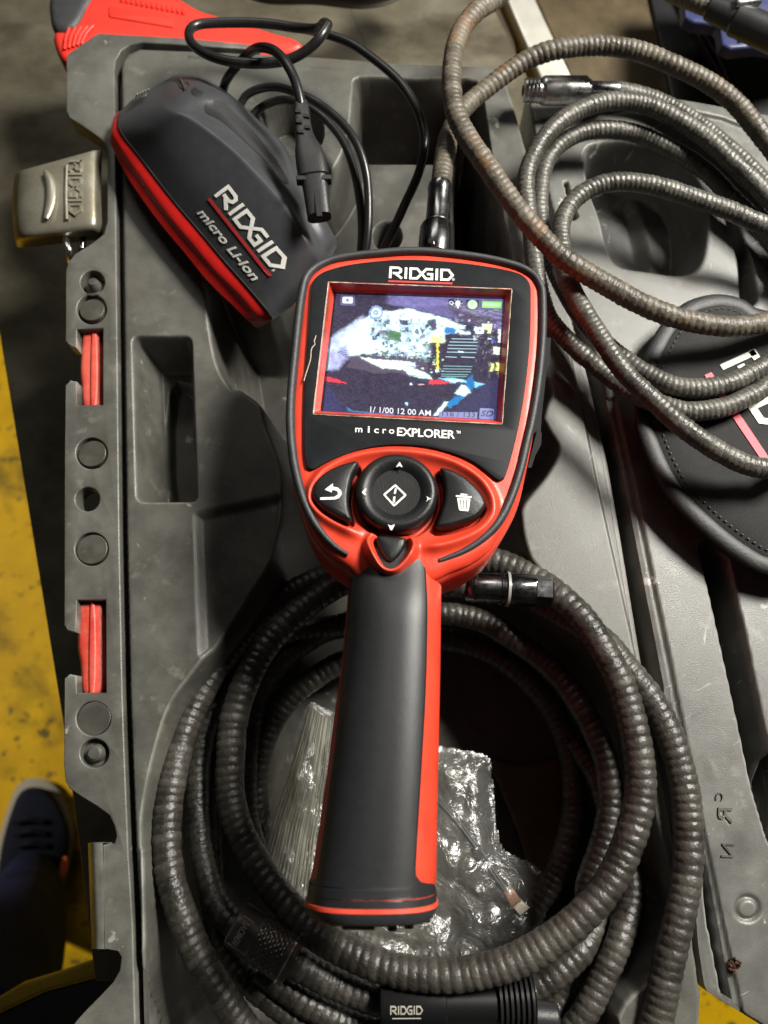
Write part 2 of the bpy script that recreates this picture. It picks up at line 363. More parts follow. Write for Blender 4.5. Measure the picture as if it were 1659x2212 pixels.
M['strip'] = mat('ribbed_clear_plastic', (.24, .235, .19), .35, c2=(.08, .078, .06), vscale=5, stretch=(8, 1, 1, -.25))
def hose(name, base, dirt, rough, rust=None, metal=0.):
    m = bpy.data.materials.new(name); m.use_nodes = True; t = m.node_tree; b = t.nodes['Principled BSDF']
    tc = t.nodes.new('ShaderNodeTexCoord')
    n = t.nodes.new('ShaderNodeTexNoise'); n.inputs['Scale'].default_value = 3.2; n.inputs['Detail'].default_value = 9; n.inputs['Roughness'].default_value = .72
    t.links.new(tc.outputs['Object'], n.inputs['Vector'])
    r = t.nodes.new('ShaderNodeValToRGB'); r.color_ramp.elements[0].position = .36; r.color_ramp.elements[1].position = .66
    r.color_ramp.elements[0].color = (*base, 1); r.color_ramp.elements[1].color = (*dirt, 1)
    a2 = t.nodes.new('ShaderNodeAttribute'); a2.attribute_name = 'ringtone'; ad = t.nodes.new('ShaderNodeMath'); ad.operation = 'MULTIPLY_ADD'; ad.inputs[1].default_value = .22; ad.inputs[2].default_value = -.11
    t.links.new(a2.outputs['Fac'], ad.inputs[0]); ad2 = t.nodes.new('ShaderNodeMath'); ad2.operation = 'ADD'; t.links.new(ad.outputs[0], ad2.inputs[0]); t.links.new(n.outputs['Fac'], ad2.inputs[1])
    t.links.new(ad2.outputs[0], r.inputs['Fac'])
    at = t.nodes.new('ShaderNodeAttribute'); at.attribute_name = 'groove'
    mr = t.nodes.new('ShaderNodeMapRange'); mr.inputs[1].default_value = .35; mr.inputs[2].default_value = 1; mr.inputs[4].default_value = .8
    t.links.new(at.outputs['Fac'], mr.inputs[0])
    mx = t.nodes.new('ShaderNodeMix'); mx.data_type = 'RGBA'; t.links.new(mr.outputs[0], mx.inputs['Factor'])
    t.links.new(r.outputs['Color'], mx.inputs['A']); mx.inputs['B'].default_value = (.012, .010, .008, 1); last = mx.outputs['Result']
    for (cc, sc_, th, amt) in ([(rust, 2.3, .57, .85)] if rust else [])+[((.012, .011, .010), 13., .62, .8), ((.26, .24, .19), 16., .69, .6)]:
        n2 = t.nodes.new('ShaderNodeTexNoise'); n2.inputs['Scale'].default_value = sc_; n2.inputs['Detail'].default_value = 7; n2.inputs['Roughness'].default_value = .7
        t.links.new(tc.outputs['Object'], n2.inputs['Vector'])
        m2 = t.nodes.new('ShaderNodeMapRange'); m2.inputs[1].default_value = th; m2.inputs[2].default_value = th+.06; m2.inputs[4].default_value = amt
        t.links.new(n2.outputs['Fac'], m2.inputs[0]); my = t.nodes.new('ShaderNodeMix'); my.data_type = 'RGBA'
        t.links.new(m2.outputs[0], my.inputs['Factor']); t.links.new(last, my.inputs['A']); my.inputs['B'].default_value = (*cc, 1); last = my.outputs['Result']
    t.links.new(last, b.inputs['Base Color']); b.inputs['Metallic'].default_value = metal
    rr = t.nodes.new('ShaderNodeMapRange'); rr.inputs[1].default_value = .3; rr.inputs[2].default_value = .7; rr.inputs[3].default_value = rough-.06; rr.inputs[4].default_value = rough+.16
    t.links.new(n.outputs['Fac'], rr.inputs[0]); t.links.new(rr.outputs[0], b.inputs['Roughness'])
    n3 = t.nodes.new('ShaderNodeTexNoise'); n3.inputs['Scale'].default_value = 45; n3.inputs['Detail'].default_value = 5; t.links.new(tc.outputs['Object'], n3.inputs['Vector'])
    bp = t.nodes.new('ShaderNodeBump'); bp.inputs['Strength'].default_value = .45; bp.inputs['Distance'].default_value = .012
    t.links.new(n3.outputs['Fac'], bp.inputs['Height']); t.links.new(bp.outputs['Normal'], b.inputs['Normal'])
    return m
M['hosebrown'] = hose('brown_grimed_hose', (.050, .041, .029), (.150, .130, .097), .44, rust=(.15, .080, .038))
M['hosegrey'] = hose('grey_metal_hose', (.048, .046, .040), (.118, .111, .096), .36, metal=.2)
M['hosedark'] = hose('dark_greasy_hose', (.014, .0125, .0105), (.064, .058, .048), .37)
def film():
    m = bpy.data.materials.new('crumpled_clear_film'); m.use_nodes = True; t = m.node_tree; b = t.nodes['Principled BSDF']
    b.inputs['Base Color'].default_value = (.55, .55, .52, 1); b.inputs['Roughness'].default_value = .16
    tr = t.nodes.new('ShaderNodeBsdfTransparent'); tr.inputs['Color'].default_value = (.9, .9, .88, 1)
    gl = t.nodes.new('ShaderNodeBsdfGlossy'); gl.inputs['Roughness'].default_value = .27; gl.inputs['Color'].default_value = (1, 1, 1, 1)
    fr = t.nodes.new('ShaderNodeMix'); mx = t.nodes.new('ShaderNodeMixShader'); mx2 = t.nodes.new('ShaderNodeMixShader')
    tc = t.nodes.new('ShaderNodeTexCoord'); n = t.nodes.new('ShaderNodeTexNoise'); n.inputs['Scale'].default_value = 8; n.inputs['Detail'].default_value = 4; n.inputs['Distortion'].default_value = 2.2
    t.links.new(tc.outputs['Object'], n.inputs['Vector'])
    bp = t.nodes.new('ShaderNodeBump'); bp.inputs['Strength'].default_value = .6; bp.inputs['Distance'].default_value = .035
    t.links.new(n.outputs['Fac'], bp.inputs['Height']); t.links.new(bp.outputs['Normal'], gl.inputs['Normal']); t.links.new(bp.outputs['Normal'], b.inputs['Normal'])
    mx.inputs[0].default_value = .075; t.links.new(tr.outputs[0], mx.inputs[1]); t.links.new(b.outputs[0], mx.inputs[2])
    mx2.inputs[0].default_value = .07; t.links.new(mx.outputs[0], mx2.inputs[1]); t.links.new(gl.outputs[0], mx2.inputs[2])
    t.links.new(mx2.outputs[0], t.nodes['Material Output'].inputs['Surface']); return m
M['film'] = film()
# ------------------------------------------------------------------ lettering
LOGO = [([(.12, 0), (.12, 1)], 0), ([(.03, .93), (.72, .93), (.9, .8), (.9, .6), (.72, .46), (.3, .46)], 0), ([(.45, .46), (1.02, .02)], 0),
        ([(1.3, 0), (1.3, 1)], 0), ([(1.66, .08), (1.66, .92), (2.15, .92), (2.5, .5), (2.15, .08)], 1),
        ([(3.35, .92), (2.85, .92), (2.5, .5), (2.85, .08), (3.3, .08), (3.3, .5), (2.92, .5)], 0), ([(3.66, 0), (3.66, 1)], 0),
        ([(4.02, .08), (4.02, .92), (4.55, .92), (4.88, .5), (4.55, .08)], 1)]
def strokes(lines, wd):
    """thick polylines with mitred corners -> quads in 2-D"""
    V, Fc = [], []
    for k, (pl, closed) in enumerate(lines):
        p = np.array(pl, float); n = len(p); L, Rr = [], []
        for i in range(n):
            a = p[i-1] if (i > 0 or closed) else None; c = p[(i+1) % n] if (i < n-1 or closed) else None
            d1 = (p[i]-a) if a is not None else (c-p[i]); d2 = (c-p[i]) if c is not None else (p[i]-a)
            d1 = d1/np.linalg.norm(d1); d2 = d2/np.linalg.norm(d2)
            n1 = np.array([-d1[1], d1[0]]); n2 = np.array([-d2[1], d2[0]]); mm = (n1+n2); mm = mm/max(.45, (1+n1@n2))
            L.append(p[i]+mm*wd/2); Rr.append(p[i]-mm*wd/2)
        b = len(V); V += L+Rr
        for i in range(n if closed else n-1):
            j = (i+1) % n; Fc.append((b+i, b+n+i, b+n+j, b+j))
    return np.array(V), Fc
def solid(V2, Fc, thick):
    V2 = np.asarray(V2, float); n = len(V2)
    V3 = np.concatenate([np.c_[V2, np.zeros(n)], np.c_[V2, np.full(n, thick)]])
    E = {}
    for f in Fc:
        for i in range(len(f)): E[(f[i], f[(i+1) % len(f)])] = 1
    out = [tuple(n+i for i in f) for f in Fc]
    for (a, b) in E:
        if (b, a) not in E: out.append((a, b, n+b, n+a))
    return V3, out
def place(V3, o, ax, ay, an): return np.asarray(o)+V3[:, :1]*ax+V3[:, 1:2]*ay+V3[:, 2:3]*an
def txt(s, bold=0.0, shear=0.0, space=1.0):
    c = bpy.data.curves.new('t', 'FONT'); c.body = s; c.size = 1; c.offset = bold; c.shear = shear; c.space_character = space; c.resolution_u = 3
    o = bpy.data.objects.new('t', c); col.objects.link(o); dg = bpy.context.evaluated_depsgraph_get()
    me = bpy.data.meshes.new_from_object(o.evaluated_get(dg)); V = np.array([v.co[:2] for v in me.vertices]); Fc = [tuple(p.vertices) for p in me.polygons]
    bpy.data.objects.remove(o); bpy.data.curves.remove(c); bpy.data.meshes.remove(me)
    V[:, 0] -= V[:, 0].min(); return V, Fc
def letter(name, VF, m, parent, o, ax, ay, h, thick=.003):
    """VF 2-D mesh; ax, ay = world vectors for one unit in x and y, h = lift"""
    ax = np.array(ax, float); ay = np.array(ay, float); n = np.cross(ax, ay); n /= np.linalg.norm(n); n = n if n[2] > 0 else -n
    V, Fc = solid(VF[0], VF[1], thick)
    return mesh(name, place(V, np.array(o)+n*h, ax, ay, n), Fc, m, parent, smooth=False)
def fit(VF, o, px, py):
    """scale a 2-D mesh to run from corner o to px (full width) and o to py (height of its box)"""
    V, Fc = VF; V = V.copy(); lo = V.min(0); hi = V.max(0); V = (V-lo)/(hi-lo); return (V, Fc), np.array(px)-np.array(o), np.array(py)-np.array(o)
# ================================================================== surroundings
ZT = -1.1                                     # bench top
def flat3(pts, z): return np.array([P(p[0], p[1], z) for p in pts])
fl = slab('floor', np.array([(-60, -50, -9.6), (60, -50, -9.6), (60, 60, -9.6), (-60, 60, -9.6)], float), M['yellow'], None, bot=-.1, bev=.02); fl['kind'] = 'structure'
bench = thing('steel_workbench', 'worn grey steel workbench top under the tool case', 'workbench', P(100, 900, ZT))
bt = flat3([(-420, -400), (905, -330), (1030, -60), (1142, 170), (1300, 700), (1300, 1500), (1290, 2120), (206, 2120), (196, 2050), (180, 1900), (135, 1557), (69, 1152), (-5, 700)], ZT)
slab('bench_top', bt, M['bench'], bench, bot=-.04, bev=.012)
bs = flat3([(1290, 2121), (206, 2121), (196, 2051), (180, 1901), (135, 1558), (69, 1153), (-5, 702), (-420, -380), (1100, -100)], ZT-.045)
slab('side_panel', inset(bs, .012), M['benchside'], bench, top=0, bot=-1.9, bev=.01)
# seam of the bench plate (a thin raised weld line)
tube('plate_seam', [P(u, v, ZT+.001) for u, v in [(730, -60), (755, 10), (785, 90), (800, 150)]], .008, M['bench'], bench, seg=6, wz=.4)
# bright bar, dark gap, brown plate right of it
bar = thing('metal_bar', 'bright bare metal bar running up beside the bench plate, behind the thick brown hose', 'metal bar', P(1150, 60, ZT))
slab('bar', flat3([(1062, -80), (1120, -80), (1240, 175), (1172, 175)], ZT+.05), M['brightbar'], bar, bot=-.3, bev=.02)
slab('lip', flat3([(1050, -80), (1060, -80), (1170, 175), (1160, 175)], ZT+.0), M['yellowedge'], bar, bot=-.3, bev=.01)
br = thing('brown_plate', 'oily brown steel plate behind the arching brown hose at the top right', 'steel plate', P(1330, 90, ZT))
slab('plate', roundpoly(flat3([(1125, -80), (1380, -80), (1452, 190), (1460, 330), (1250, 330)], ZT-.02), .05) if False else flat3([(1125, -80), (1380, -80), (1440, 140), (1462, 200), (1440, 330), (1310, 330)], ZT-.02), M['brownplate'], br, bot=-.1, bev=.02)
slab('far_plate', flat3([(1130, -500), (2100, -500), (2100, 60), (1381, -84)], ZT-.35), M['brownplate'], br, bot=-.05, bev=.02)
tr = thing('black_tool_tray', 'chipped black painted tool tray at the top right corner', 'tool tray', P(1560, 160, ZT))
slab('tray_panel', flat3([(1395, -60), (1520, 50), (1590, 190), (1600, 260), (1480, 420), (1448, 200)], ZT+.02), M['blackpaint'], tr, bot=-.25, bev=.02)
slab('tray_panel', flat3([(1500, 60), (1590, 84), (1720, 100), (1900, 140), (1900, 480), (1640, 420), (1604, 240)], ZT+.10), M['blackpaint'], tr, bot=-.3, bev=.02)
tube('rolled_edge', [P(u, v, ZT+.12) for u, v in [(1470, -40), (1520, 60), (1560, 130), (1615, 250)]], .035, M['blackpaint'], tr, seg=10)
# blue plastic thing
bl = thing('blue_plastic_case', 'blue plastic case with a notched edge at the top right corner', 'plastic case', P(1600, 60, -.5))
o1 = flat3([(1472, -120), (1478, 10), (1480, 36), (1500, 47), (1548, 52), (1556, 62), (1560, 95), (1580, 104), (1640, 98), (1720, 110), (1900, 60), (1900, -120)], -.5)
slab('shell', o1, M['blue'], bl, bot=-.09, bev=.02)
slab('raised_face', inset(flat3([(1500, -100), (1490, 20), (1540, 28), (1640, 62), (1900, 50), (1900, -100)], -.5), .02), M['blue'], bl, top=.05, bot=0.001, bev=.02)
turned('screw', P(1602, 84, -.5), P(1602, 84, -.47), [(0, .012), (1, .012), (1.01, .006)], M['dark'], bl, seg=14)
# cable end with black coupling, top right corner
ce = thing('hose_end', 'brown hose ending in a black metal coupling over the blue plastic case', 'hose', P(1600, 30, -.1))
hp = [P(u, v, z) for u, v, z in [(1380, -60, -.2), (1440, -22, -.12), (1500, 2, -.06), (1540, 18, -.04)]]
ribbed('hose', crom(hp, 8), .058, .034, M['hosebrown'], ce, seedv=3)
turned('coupling', P(1530, 14, -.04), P(1760, 118, .0), [(0, .06), (.02, .075), (.25, .085), (.27, .098), (1, .10), (1.01, .05)], M['blackplastic'], ce)
turned('chrome_ring', P(1588, 8, .06), P(1640, 2, .06), [(0, .03), (.1, .036), (.9, .036), (1, .03)], M['chrome'], ce)
# unidentified dark rounded object over the top edge
dk = thing('dark_rounded_object', 'blurred dark rounded object at the very top behind the red knife', 'bag', P(760, -60, -.5))
pth = crom([P(u, v, -.45) for u, v in [(480, -110), (560, -48), (680, -42), (790, -34), (860, -60), (930, -130)]], 6)
tube('rounded_body', pth, .17, M['cord'], dk, seg=16, wz=.8)
# lower shelf with yellow edge, bottom left
sh = thing('yellow_edged_shelf', 'dark shelf with a dull yellow edge jutting out at the bottom left', 'shelf', P(120, 2120, -2.2))
slab('edge_strip', flat3([(-60, 2190), (45, 2126), (120, 2103), (262, 2052), (420, 2010), (430, 2060), (262, 2097), (100, 2140), (-60, 2215)], -2.2), M['yellowedge'], sh, bot=-.06, bev=.02)
slab('shelf_top', flat3([(-60, 2216), (100, 2141), (262, 2098), (430, 2061), (700, 2100), (700, 2500), (-200, 2500)], -2.23), M['blackpaint'], sh, bot=-.5, bev=.02)
# person: shoe and trouser leg, far below on the floor
pe = thing('person', 'person in navy trousers and a dark pale-soled shoe standing on the yellow floor', 'person', P(60, 1900, -9.6))
def sect(cu, cv, z, ru, rv, n=20, rot=0.): 
    c = P(cu, cv, z); a = np.arange(n)*2*math.pi/n
    return np.stack([c[0]+ru*np.cos(a)*math.cos(rot)-rv*np.sin(a)*math.sin(rot), c[1]+ru*np.cos(a)*math.sin(rot)+rv*np.sin(a)*math.cos(rot), np.full(n, z)], 1)
V, Fc = loft([sect(62, 1925, -9.0, .42, .55), sect(60, 1935, -8.4, .50, .6), sect(50, 1975, -7.4, .58, .62), sect(30, 2030, -6.2, .62, .66), sect(0, 2090, -5.2, .66, .7), sect(-60, 2190, -4.2, .72, .75), sect(-160, 2330, -3.2, .8, .8)])
fixn(mesh('trouser_leg', V, Fc, M['denim'], pe))
def shoe(off, z0, z1, m, nm, s=1.0):
    pts = crom([(70, 1690), (110, 1700), (140, 1745), (155, 1800), (148, 1860), (128, 1930), (95, 1990), (40, 2010), (0, 1975), (-10, 1900), (0, 1820), (20, 1750), (40, 1705)], 5, True)
    c = pts.mean(0); L = []
    for f, z in [(1, z0), (1.0, z0+.6*(z1-z0)), (.9, z0+.85*(z1-z0)), (.6, z1)]:
        L.append(np.array([P(c[0]+(p[0]-c[0])*s*f, c[1]+(p[1]-c[1])*s*f, z) for p in pts]))
    V, Fc = loft(L); return fixn(mesh(nm, V, Fc, m, pe))
shoe(0, -9.59, -9.35, M['sole'], 'shoe_sole', 1.06)
shoe(0, -9.34, -8.75, M['navy'], 'shoe', .93)
V, Fc = loft([sect(132, 1872, -8.95, .1, .16), sect(132, 1872, -8.86, .1, .16), sect(132, 1872, -8.83, .05, .1)]); fixn(mesh('orange_tab', V, Fc, M['orange'], pe))
for k in range(4):
    tube('lace', [P(30+4*k, 1775+26*k, -8.7), P(60+4*k, 1768+26*k, -8.6), P(95+3*k, 1775+26*k, -8.7)], .045, M['navy'], pe, seg=8)
# ================================================================== red folding knife on the bench
kn = thing('utility_knife', 'bright red plastic utility knife handle with a black end, lying behind the case corner', 'knife', P(330, 60, -.4))
ZK = -.22
ko = crom([(196, -30), (355, -20), (430, 16), (505, 38), (600, 68), (640, 80), (652, 100), (600, 118), (500, 125), (400, 120), (300, 125), (215, 128), (150, 132), (124, 116), (112, 68), (150, 60), (172, 26)], 4, True)
ko3 = flat3(ko, ZK)
slab('handle', ko3, M['knife'], kn, bot=-.35, bev=.05, seg=5)
slab('inset_panel', flat3(roundpoly([(235, 14), (375, 38), (378, 62), (236, 38)], 5), ZK), M['knife'], kn, top=.008, bot=-.01, bev=.006)
slab('end_cap', flat3(crom([(104, 30), (112, -20), (200, -24), (186, 14), (160, 54), (118, 62)], 5, True), ZK+.02), M['rubber'], kn, bot=-.33, bev=.05, seg=5)
for k in range(5):
    tube('grip_ridge', [P(150+13*k, 62-1.5*k, ZK+.006), P(142+11*k, 84-3*k, ZK+.01), P(140+9*k, 108-3*k, ZK+.006)], .012, M['knife'], kn, seg=8)
for k in range(13):
    tube('grip_ridge', [P(262+11*k, -6+2.2*k, ZK-.01), P(264+11*k, 5+2.2*k, ZK+.004)], .011, M['knife'], kn, seg=8)
# ================================================================== the case
case = thing('tool_case', 'open dark grey moulded tool case on the bench, hinged lid to the right', 'tool case', P(800, 1300, -.8))
def w0(pts, n=0, closed=True, z=0.): 
    p = crom(pts, n, closed) if n else np.array(pts, float); return flat3(p, z)
GL = [(247, 150), (249, 300), (252, 600), (258, 1152), (265, 1500), (270, 1646), (278, 1850), (287, 1996), (292, 2196), (300, 2420)]   # flange / groove line
fo = [(560, 97), (405, 82), (300, 76), (215, 71), (203, 76), (146, 116), (143, 124), (143, 240), (150, 254), (172, 268), (196, 284), (218, 300), (229, 316), (232, 340), (231, 480), (224, 505), (200, 524), (162, 548), (147, 566), (142, 585), (141, 735), (147, 743), (166, 752), (166, 711), (222, 709), (222, 874), (166, 874), (166, 824), (152, 821), (141, 832), (139, 1000), (138, 1350), (144, 1361), (164, 1366), (166, 1296), (228, 1296), (229, 1496), (166, 1496), (165, 1459), (150, 1456), (139, 1466),
      (138, 1560), (137, 1650), (141, 1688), (150, 1704), (175, 1721), (212, 1744), (236, 1762), (247, 1786), (251, 1806), (247, 1822), (222, 1826), (224, 2050), (254, 2056), (261, 2068), (258, 2096), (244, 2122), (216, 2152), (190, 2178), (166, 2204), (140, 2240), (110, 2420)]
inner = GL[::-1]+[(250, 130), (262, 108), (282, 96), (310, 91), (410, 97), (560, 107)]
fo3 = w0(fo+inner)
holes = [w0(circ(189, 1078, 26))]
dimples = [(198, 668, 32), (198, 979, 34), (198, 1186, 36), (202, 1552, 37), (200, 610, 26), (204, 1627, 31)]
holes += [w0(circ(u, v, r)) for u, v, r in dimples]
slab('front_flange', fo3, M['tray'], case, bot=-.75 if False else -.11, bev=.008, holes=holes)
slab('front_wall', inset(w0([(222, 90), (560, 112), (560, 130), (300, 130), (262, 160), (262, 600), (272, 1500), (300, 2420), (250, 2420), (247, 2100), (236, 1790), (236, 1300), (232, 700), (234, 340), (222, 250)]), .004), M['tray'], case, top=-.112, bot=-.8, bev=.004)
for k, (u, v, r) in enumerate(dimples[:4]):
    c = P(u, v, 0); turned('moulded_disc', c-np.array([0, 0, .06]), c-np.array([0, 0, .0]), [(0, r/443*.95), (.80, r/443*.945), (.90, r/443*.93), (.93, r/443*.90)], M['tray'], case, seg=36)
for k, (u, v, r) in enumerate(dimples[4:]):
    c = P(u, v, 0); rr = r/443
    turned('moulded_peg', c-np.array([0, 0, .1]), c+np.array([0, 0, .01]), [(0, rr*1.02), (.45, rr*.98), (.5, rr*.62), (.9, rr*.5), (1, rr*.35)], M['tray'], case, seg=32)
# drop-down handle lug at the lower left
lg = []
for (x, z) in [(224, -.002), (208, -.01), (199, -.04), (194, -.10), (192, -.3)]:
    lg.append([P(x-2, 1821, z), P(x+6, 2050, z)])
V = [p for r in lg for p in r]+[np.array(p)-[0, 0, .0]+np.array([.03, 0, -.03]) for r in lg for p in r]; n = len(lg); Fc = []
for i in range(n-1):
    Fc += [(2*i, 2*i+1, 2*i+3, 2*i+2), (2*n+2*i, 2*n+2*i+2, 2*n+2*i+3, 2*n+2*i+1), (2*i, 2*i+2, 2*n+2*i+2, 2*n+2*i), (2*i+1, 2*n+2*i+1, 2*n+2*i+3, 2*i+3)]
fixn(mesh('carry_lug', V, Fc, M['tray'], case))
# tray sheet
TL = [(p[0]+11, p[1]) for p in GL]
TR = [(1083, 142), (1110, 215), (1142, 330), (1172, 450), (1205, 560), (1240, 690), (1276, 815), (1318, 1000), (1345, 1152), (1400, 1482), (1432, 1600), (1468, 1760), (1496, 1950), (1504, 2050), (1516, 2130), (1520, 2150), (1517, 2212), (1514, 2420)]
tray_out = w0([(300, 102), (410, 106), (560, 112), (700, 120), (850, 132), (1000, 138), (1083, 142)]+TR[1:]+TL[::-1]+[(262, 132), (274, 114)])
well_edge = [(417, 560), (436, 600), (452, 707), (464, 787), (496, 842), (532, 842), (555, 866), (567, 918), (600, 1010), (600, 1100), (575, 1200), (520, 1290), (470, 1370), (424, 1435), (365, 1517), (335, 1603), (312, 1700), (301, 1791), (310, 1946), (325, 2196), (340, 2420),
             (1290, 2420), (1340, 2200), (1400, 2130), (1452, 2080), (1462, 1990), (1452, 1900), (1425, 1780), (1408, 1693), (1392, 1590), (1372, 1470), (1325, 1374), (1262, 1318), (1208, 1263), (1160, 1217), (1142, 1180), (1132, 1124), (1137, 1090), (1185, 1030), (1212, 972), (1190, 925), (1158, 860), (1150, 780), (1130, 690), (1105, 560), (1080, 400), (1045, 250), (1030, 172), (900, 168), (775, 164), (758, 200), (752, 262), (735, 330), (690, 400), (640, 430), (600, 470), (520, 520)]
wz = w0(well_edge, 4)
feats = [
    (wz, -.38, .10, 'carve'),
    (w0([(440, 560), (560, 600), (700, 560), (1150, 790), (1180, 900), (1110, 1080), (1105, 1200), (1150, 1250), (1240, 1340), (1330, 1420), (1380, 1600), (1440, 1900), (1440, 2040), (1330, 2160), (1270, 2420), (360, 2420), (322, 1946), (316, 1791), (335, 1680), (375, 1550), (440, 1440), (560, 1290), (615, 1100), (600, 960), (560, 880), (470, 800), (440, 640)], 5), -.92, .16, 'carve'),
    (w0([(1000, 240), (1040, 190), (1075, 400), (1110, 560), (1150, 780), (1060, 800), (1010, 620), (990, 400)], 4), -.92, .08, 'carve'),
    (w0(roundpoly([(770, 172), (1020, 178), (1035, 258), (765, 256)], 20)), -.66, .05, 'carve'),
    (w0(circ(838, 420, 36)), -.8, .03, 'carve'),
    (w0(roundpoly([(282, 722), (418, 722), (432, 1088), (292, 1088)], 22)), -.30, .09, 'carve'),
    (w0([(330, 790), (400, 790), (400, 880), (408, 960), (408, 1060), (330, 1060)], 3), -.36, .05, 'carve'),
    # gently lowered deck right of the pocket
    (w0(roundpoly([(413, 1104), (620, 1060), (600, 1420), (424, 1424), (419, 1300)], 15)), -.03, .06, 'carve'),
    (w0([(560, 250), (600, 215), (660, 215), (700, 260), (690, 320), (600, 330)], 4), -.22, .07, 'carve'),
    (w0([(400, 120), (750, 148), (745, 152), (400, 126)]), -.015, .02, 'add'),
    (w0([(300, 1830), (320, 1830), (322, 2420), (304, 2420)]), .02, .02, 'add'),
    # thin step along the hinge side
    (w0([(1230, 760), (1290, 1056), (1340, 1280), (1385, 1482), (1440, 1760), (1480, 2020), (1530, 2020), (1440, 1560), (1380, 1300), (1290, 800)]), -.02, .016, 'add'),
]
moulded('tray_shell', tray_out, feats, .0062, M['tray'], case)
# front panel under the hose ring: grey card wall in the well seen at the left of the handle
# ---- lid
LL = [(1135, 192), (1160, 330), (1190, 450), (1225, 560), (1262, 690), (1297, 815), (1340, 1000), (1369, 1152), (1433, 1482), (1437, 1600), (1472, 1760), (1500, 1950), (1508, 2050), (1520, 2130), (1528, 2150)]
lid_out = w0([(1340, 187), (1500, 214), (1659, 243), (1960, 300), (2250, 1200), (2350, 2500), (2000, 2470), (1645, 2222)]+LL[::-1])
big = [(1506, 1180), (1518, 1160), (1545, 1162), (1572, 1197), (1609, 1350), (1656, 1573), (1690, 1700), (1730, 1860), (1700, 1880), (1655, 1815), (1621, 1700), (1584, 1524), (1562, 1425), (1535, 1301)]
lf = [
    (w0([(1262, 320), (1330, 304), (1420, 322), (1490, 360), (1528, 430), (1532, 520), (1515, 580), (1470, 598), (1400, 590), (1335, 578), (1308, 540), (1290, 470), (1266, 400)], 5), -.34, .10, 'carve'),
    (w0([(1280, 350), (1400, 340), (1440, 420), (1450, 560), (1350, 565), (1310, 480)], 4), -.07, .09, 'add'),
    (w0([(1560, 455), (1585, 452), (1625, 560), (1640, 650), (1600, 655), (1590, 560)], 4), -.16, .05, 'carve'),
    (w0(roundpoly(big, 14)), -.55, .05, 'carve'),
    (w0([(1515, 1828), (1526, 1855), (1553, 1990), (1587, 2180), (1563, 2160), (1529, 1990)]), -.35, .02, 'carve'),
    (w0(roundpoly([(1395, 1484), (1445, 1484), (1455, 1535), (1410, 1538)], 5)), -.4, .018, 'carve'),
    (w0(roundpoly([(1216, 392), (1228, 390), (1252, 470), (1238, 478)], 5)), -.12, .018, 'carve'),
    (w0([(1331, 857), (1396, 1152), (1462, 1474), (1520, 1760), (1570, 2000), (1620, 2230), (1500, 2230), (1400, 1500), (1300, 857)]), -.018, .016, 'add'),
    (w0(circ(1615, 1962, 24)), -.014, .010, 'bead'),
    (w0([(1250, 250), (1400, 215), (1560, 250), (1659, 290), (1659, 300), (1560, 262), (1400, 228), (1250, 262)]), .02, .02, 'add'),
    (w0([(1660, 1640), (1720, 1600), (1760, 1800), (1700, 1900)], 4), -.3, .06, 'carve'),
]
moulded('lid_shell', lid_out, lf, .0072, M['lid'], case, edge=-.6)
# mould marks on the lid: letters read sideways
for s, (u, v), sz in [('R', (1585, 1745), 34), ('N', (1590, 1822), 30), ('C', (1566, 1742), 18)]:
    VF = txt(s); VF, ax, ay = fit(VF, P(u, v, .0), P(u-2, v+sz, .0), P(u-sz*.9, v-1, .0)); letter('mould_mark', VF, M['lid'], case, P(u-4, v-30 if s == 'C' else v, 0), ax, -ay if False else ay, -.019+.001 if False else .0, .008)
slab('hinge_gap_shade', w0([(1262, 780), (1330, 780), (1385, 1120), (1452, 1500), (1540, 1960), (1545, 2120), (1480, 2100), (1390, 1560), (1330, 1180)], z=-.5), M['dark'], case, top=0, bot=-.1, bev=.005)  # black strip put under the hinge gap, its colour standing in for shade
# hinge pin
tube('hinge_pin', [P(1150, 330, -.30), P(1285, 830, -.34), P(1420, 1482, -.34)], .018, M['darkchrome'], case, seg=8)
tube('hinge_pin', [P(1432, 1495, -.06), P(1428, 1512, -.05)], .012, mat('brass_pin', (.75, .45, .08), .25, .9), case, seg=8)
# rust / dirt crumb
V = []; Fc = []
for i in range(26):
    u = 1588+rng.normal()*5; v = 2084+rng.normal()*8; s = .008+.01*rng.random(); c = P(u, v, .002+s*.4); b = len(V)
    for k in range(6):
        d = rng.normal(size=3); d /= np.linalg.norm(d); V.append(c+d*s)
    Fc += [(b, b+1, b+2), (b, b+2, b+3), (b+1, b+3, b+4), (b+2, b+4, b+5), (b, b+4, b+5)]
cr = mesh('rust_crumbs', V, Fc, mat('rust', (.06, .025, .012), .9), None, smooth=False); cr['kind'] = 'stuff'; cr['label'] = 'dark brown crumbs of rust on the lid edge at the lower right'; cr['category'] = 'rust crumbs'
# red latches in the windows
for (a, m_) in [([(178, 714), (212, 714), (222, 745), (224, 790), (221, 840), (218, 884), (180, 884), (172, 830), (169, 790), (173, 745)], 0), ([(168, 1302), (222, 1302), (226, 1360), (228, 1420), (222, 1494), (178, 1500), (170, 1440), (163, 1390), (166, 1340)], 1)]:
    slab('red_latch_bar', w0(a, 5, z=-.05), M['redlatch'], case, top=0, bot=-.16, bev=.035, seg=5)
    cx = np.mean([p[0] for p in a]); v0, v1 = a[0][1], max(p[1] for p in a)
    slab('latch_rib', w0(crom([(cx+2, v0+4), (cx+13, v0+8), (cx+16, (v0+v1)/2), (cx+13, v1-8), (cx, v1-4)], 4, True), z=-.05), M['redlatch'], case, top=.012, bot=-.02, bev=.010)
